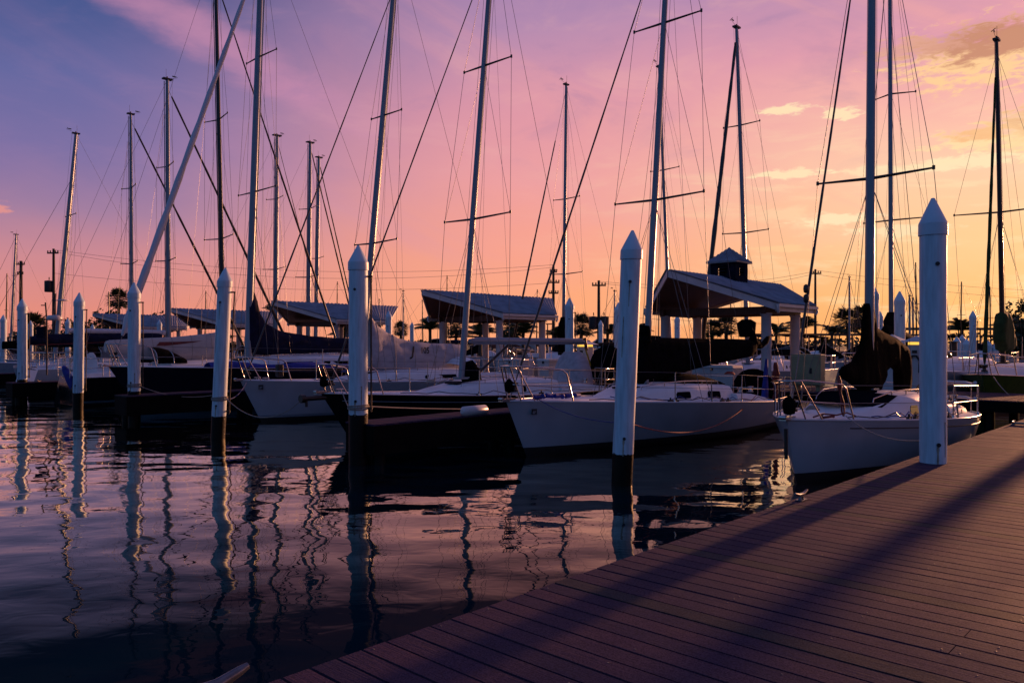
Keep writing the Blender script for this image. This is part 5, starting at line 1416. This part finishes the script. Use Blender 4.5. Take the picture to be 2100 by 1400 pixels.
tree(390, 692, 76, 4.5, 1.2, 'dark hedge behind the fourth gazebo', 13, n=1400); tree(120, 694, 70, 5.0, 1.3, 'long dark hedge behind the left boats', 14, n=1600)

# ------------------------------------------------------------------ utility poles and lines
def upole(px, ytop, Yd, label, arms=((.3,1.1),), trans=0, r=.16, lamp=False):
    p = P(px, ytop, Yd); H_ = p.z-GZ; root = empty('utility_pole', (p.x, Yd, GZ)); tag(root, label, 'utility pole', 'wooden utility poles'); 
    b = MB(); b.tube([(0,0,0),(0,0,H_)], [r*1.25, r*.85], 10); b.build('pole', M['pole'], root)
    for dz, hw in arms:
        b = MB(); b.box((0,-.12,H_-dz), (hw*2,.10,.12))
        for q in (-.9,-.45,.45,.9): b.lathe([(.03,0),(.06,.05),(.06,.12),(.02,.18)], (q*hw,-.12,H_-dz+.06), 8)
        b.build('cross_arm', M['pole'], root)
    for k in range(trans):
        x = (-.40,.42)[k]
        b = MB(); b.lathe([(.01,0),(.33,.02),(.35,.1),(.35,.95),(.33,1.02),(.1,1.06),(.01,1.07)], (x*1.1,0,H_-3.9), 18); b.tube([(x,0,H_-2.8),(x,0,H_-2.55)], .05, 6); b.tube([(0,0,H_-3.0),(x,0,H_-3.0)], .05, 6); b.tube([(0,0,H_-3.7),(x,0,H_-3.7)], .05, 6); b.build('transformer', M['bolt' if k == 0 else 'pole'], root)
    if trans:
        b = MB(); b.tube([(.12,0,0.0),(.10,0,H_-4.0)], .11, 8); b.build('conduit', M['pole'], root)
    return root, H_
Up = [upole(43, 535, 78, 'utility pole right of the far left thin mast', ((.35,.45),(1.3,.3))), upole(110, 510, 70, 'utility pole with small transformer left of the raked mast', ((.4,.5),), trans=1, r=.12),
      upole(1135, 543, 66, 'utility pole with stacked cross arms right of the plain gazebo', ((.6,.3),(1.5,.5),(2.4,.42)), r=.12), upole(1228, 575, 62, 'utility pole carrying two round transformers', ((.4,.55),), trans=2, r=.12),
      upole(1672, 552, 72, 'utility pole right of the cupola gazebo roof tip', ((.4,.5),), r=.11)]
def wire(a, c_, sag, label, r=.012):
    b = MB(); a = Vector(a); c_ = Vector(c_); n = 20
    b.tube([a.lerp(c_, i/n)-Vector((0,0,sag*4*(i/n)*(1-i/n))) for i in range(n+1)], r, 4, cap=False); tag(b.build('power_line', M['wire']), label, 'power line', 'overhead power lines')
wire(P(110,516,70), P(1135,548,66), 1.6, 'upper power line crossing the sky from the left transformer pole to the double pole')
wire(P(110,512,70.4), P(1135,543,66.4), 1.2, 'topmost power line from the left transformer pole to the double pole')
wire(P(110,560,70), P(1135,580,66), 1.0, 'lower power line crossing behind the left masts')
wire(P(1228,577,62), P(1672,556,72), .7, 'power line between the transformer pole and the right pole')
wire(P(1228,580,62.4), P(1672,561,72.4), .9, 'lower power line between the transformer pole and the right pole')
wire(P(1672,554,72), P(2300,600,80), .5, 'power line leaving the right pole towards the right edge')
wire(P(1672,562,72), P(2300,618,80), .6, 'second power line leaving the right pole towards the right edge')
wire(P(1228,648,62), P(2300,668,80), .5, 'low telephone line running behind the gazebo columns to the right')

# ------------------------------------------------------------------ cars
def car(px, Yd, m, label, rz=R(180), L=4.3):
    x = (px-CX)*Yd/F; root = empty('parked_car', (x, Yd, GZ+.045), rz); tag(root, label, 'car', 'cars parked beyond the seawall')
    prof = [(-L/2,.30),(-L/2+.02,.62),(-L/2+.5,.74),(-L/2+1.05,.86),(L/2-.6,.92),(L/2-.08,.84),(L/2,.62),(L/2,.30)]
    b = MB(); b.grid([[(x_, -.80, z) for x_, z in prof], [(x_, -.86, z*.97) for x_, z in prof], [(x_, .86, z*.97) for x_, z in prof], [(x_, .80, z) for x_, z in prof]], smooth=True)
    b.prism(prof, -.79, .79); b.build('body', M[m], root)
    roof = [(-L/2+1.0,.84),(-L/2+1.75,1.38),(-L/2+2.5,1.46),(L/2-1.15,1.40),(L/2-.35,.90)]
    b = MB(); b.prism([(x_*.985, z-.04) for x_, z in roof], -.70, .70); b.build('window', M['dark'], root)
    b = MB(); b.grid([[(x_, y, z+.012) for x_, z in roof[1:4]] for y in (-.62, 0, .62)])
    for y in (-.705, .705):
        for a, c_ in zip(roof, roof[1:]): b.tube([(a[0], y*.98, a[1]), (c_[0], y*.98, c_[1])], .035, 5)
        b.tube([(0,y*.99,.9),(0,y*.98,1.44)], .035, 5)
    b.build('roof', M[m], root)
    for wx in (-L/2+.8, L/2-.8):
        for y in (-.80, .80):
            b = MB(); b.tube([(wx,y-.1,.31),(wx,y+.1,.31)], .31, 20); wt = b.build('wheel', M['tyre'], root)
            b = MB(); b.tube([(wx,y-.115,.31),(wx,y+.115,.31)], .19, 12); b.build('rim', M['steel'], wt)
    for y in (-.6,.6):
        b = MB(); b.box((-L/2+.04, y, .62), (.12,.28,.13)); b.build('headlight', M['whiteB'], root)
for px, Yd, m, lab, rz in ((1075,92,'carwhite','small pale parked car left of the silver-blue hatchback',R(0)),(1108,90,'carsilver','silver-blue hatchback parked below the bare white boom',R(180)),(1158,93,'cardark','dark parked car right of the silver-blue hatchback',R(180)),
        (1232,92,'carwhite','pale parked car behind the white power pedestal',R(0)),(1000,95,'cardark','dark parked car seen between the gazebo columns',R(0)),(1030,90,'carred','maroon parked car left of the pale small car',R(180)),
        (1560,94,'cardark','dark parked car beyond the thin piling of the cupola gazebo',R(0)),(905,94,'carwhite','pale parked car behind the lettered grey sail cover end',R(180))):
    car(px, Yd, m, lab, rz)
# short white posts along the seawall
proto = None
wp = ((741,),(880,),(975,),(1038,),(1100,),(1128,),(1185,),(1262,),(1560,),(1700,),(1765,),(560,),(500,),(400,))
labs = ['left of the central piling','left of the plain gazebo','right of the grey sail cover end','right of the double column','below the middle of the white boom','left of the last column of the plain gazebo','right of the white piling','by the transformer pole','under the cupola gazebo eave','left of the round palm','under the second round palm','left of the third gazebo','by the big mast','by the dark furled headsail']
for i, (px,) in enumerate(wp):
    Yd = 79.5; loc = ((px-CX)*Yd/F, Yd, -1.5)
    if proto is None:
        b = MB(); b.tube([(0,0,0),(0,0,3.6)], .17, 10); b.lathe([(.2,3.55),(.2,3.6),(.02,3.85)], n=10); proto = b.build('seawall_post', M['box'], loc=loc)
        q = proto
    else: q = proto.copy(); COL.objects.link(q); q.location = loc
    tag(q, 'short white post at the far seawall '+labs[i], 'post', 'short white posts along the seawall')
# lamp poles
for px, yt, Yd, lab in ((1366,640,60,'thin lamp pole left of the cupola gazebo column'),(1123,665,70,'thin lamp pole right of the last column of the plain gazebo'),(1622,645,60,'thin lamp pole right of the cupola gazebo last column')):
    p = P(px, yt, Yd); root = empty('lamp_pole', (p.x, Yd, GZ)); tag(root, lab, 'lamp pole'); h = p.z-GZ
    b = MB(); b.tube([(0,0,0),(0,0,h)], [.07,.05], 8); b.build('pole', M['bolt'], root)
    b = MB(); b.box((.15,0,h+.03), (.6,.2,.1)); b.build('lamp_head', M['bolt'], root)
# dark low roof of a distant dock cover at right
fr = empty('dock_canopy', (P(1640,0,76).x, 76, 0)); tag(fr, 'long low dark dock canopy on thin posts beyond the cupola gazebo', 'dock canopy')
for x in (-4.5,-1.5,1.5,4.5):
    for y in (-1.5,1.5): b = MB(); b.tube([(x,y,-1),(x,y,2.95)], .06, 6); b.build('post', M['brownpost'], fr)
b = MB(); b.box((0,0,3.02), (10.5,3.6,.14)); b.build('roof', M['black'], fr)
c2 = copy_tree(fr); c2.location = (P(1790,0,80).x, 80, 0); c2['label'] = 'long low dark dock canopy left of the broad white piling'; 
c3 = copy_tree(fr); c3.location = (P(1950,0,64).x, 64, .3); c3['label'] = 'low dark dock canopy right of the big near piling'

# distant small sailboats with thin masts along the horizon
def tiny(px, Yd, H_, lab, rz, first=None):
    loc = ((px-CX)*Yd/F, Yd, 0)
    if first is None:
        root = empty('sailboat', loc, rz); b = MB(); rows = []
        for i in range(9):
            t = i/8; hb = 1.2*(math.sin(math.pi/2*min(1,t/.5))**.7 if t > 0 else 0)
            rows.append([(t*8-3.4+.5*(1-q)*(1-t), sg*hb*lerp(.7,1,q), z) for sg, q, z in ((1,1,1.05-.2*t),(1,0,-.05),(-1,0,-.05),(-1,1,1.05-.2*t))])
        b.grid(rows); b.add([r[0] for r in rows]+[r[-1] for r in rows[::-1]], [tuple(range(18))]); b.add(rows[-1], [(0,1,2,3)]); b.build('hull', M['white'], root)
        b = MB(); b.box((.6,0,1.15), (3.4,1.5,.5), taper=.8); b.build('cabin', M['deckw'], root)
        b = MB(); b.tube([(0,0,1),(.1,0,8.6)], [.075,.05], 8); b.tube([(.05,-.5,5.2),(.05,.5,5.2)], .025, 5); b.build('mast', M['aludark'], root)
        b = MB(); b.tube([(.1,0,2.3),(1,0,2.3),(3,0,2.15)], [.16,.2,.12], 8); b.build('sail_cover', M['canvasnavy'], root)
        b = MB()
        for q in ((-3.3,0,1.1),(4.4,0,1.0),(.2,1.1,1),(.2,-1.1,1)): b.tube([(.1,0,8.5), q], .009, 4, cap=False)
        b.build('rigging', M['wire'], root)
    else:
        root = copy_tree(first); root.location = loc; root.rotation_euler = (0,0,rz)
    root.scale = (1,1,H_/8.6); tag(root, lab, 'sailboat', 'small distant sailboats'); return root
T0 = tiny(915, 74, 8.6, 'small distant sailboat behind the left columns of the plain gazebo', R(15))
for px, Yd, H_, lab, rz in ((868,82,6.8,'small distant sailboat just left of the plain gazebo columns',R(190)),(1100,76,7.4,'small distant sailboat between the last two columns of the plain gazebo',R(10)),
    (780,70,6.2,'small distant sailboat under the right tip of the third gazebo roof',R(170)),(1350,78,7.5,'small distant sailboat left of the cupola gazebo',R(12)),
    (1500,80,8.4,'small distant sailboat right of the middle column of the cupola gazebo',R(195)),(1640,78,6.6,'small distant sailboat right of the cupola gazebo last column',R(20)),
    (1880,68,9.2,'small distant sailboat against the left edge of the big near piling',R(185)),(1970,74,8.0,'small distant sailboat right of the big near piling below the feathery palm',R(15)),
    (2032,72,7.4,'small distant sailboat between dark furled headsail and green mast cover',R(180)),(420,72,7.0,'small distant sailboat left of the leaning left piling',R(8)),
    (225,76,7.2,'small distant sailboat below the tall thin palm',R(175)),(12,72,8.6,'small distant sailboat at the left edge of the photo',R(14)),(690,84,8.8,'small distant sailboat left of the central piling below the gazebo roof',R(14))):
    tiny(px, Yd, H_, lab, rz, T0)

# far-off low wood along the horizon: nobody could count it
b = MB(); rnd = random.Random(5)
for i in range(5200):
    x = rnd.uniform(-300, 330); n_ = noise.noise(Vector((x*.03, 3, 0)))*.5+.5; hh = 1.0+4.2*n_*n_ + (1.6 if x > 130 else 0)
    z = GZ+rnd.random()*hh; s_ = rnd.uniform(.35,.9)
    a1 = Vector((rnd.gauss(0,1), rnd.gauss(0,.4), rnd.gauss(0,.6))).normalized()*s_; a2 = Vector((rnd.gauss(0,.5), rnd.gauss(0,.3), 1)).normalized()*s_*.6
    q = Vector((x, 250+rnd.uniform(-8,8), z)); b.add([q-a1, q-a2, q+a1, q+a2], [(0,1,2,3)])
tag(b.build('far_wood', M['tree']), kind='stuff')

for B_, mm in ((F1,'canvasnavy'),(F2,'canvas'),(F4,'canvas'),(F6,'canvasgrey'),(F7,'canvas'),(F8,'canvasnavy'),(F12,'canvasgrey')): B_.dodger(B_.L-3.2, .9, .6, mm)
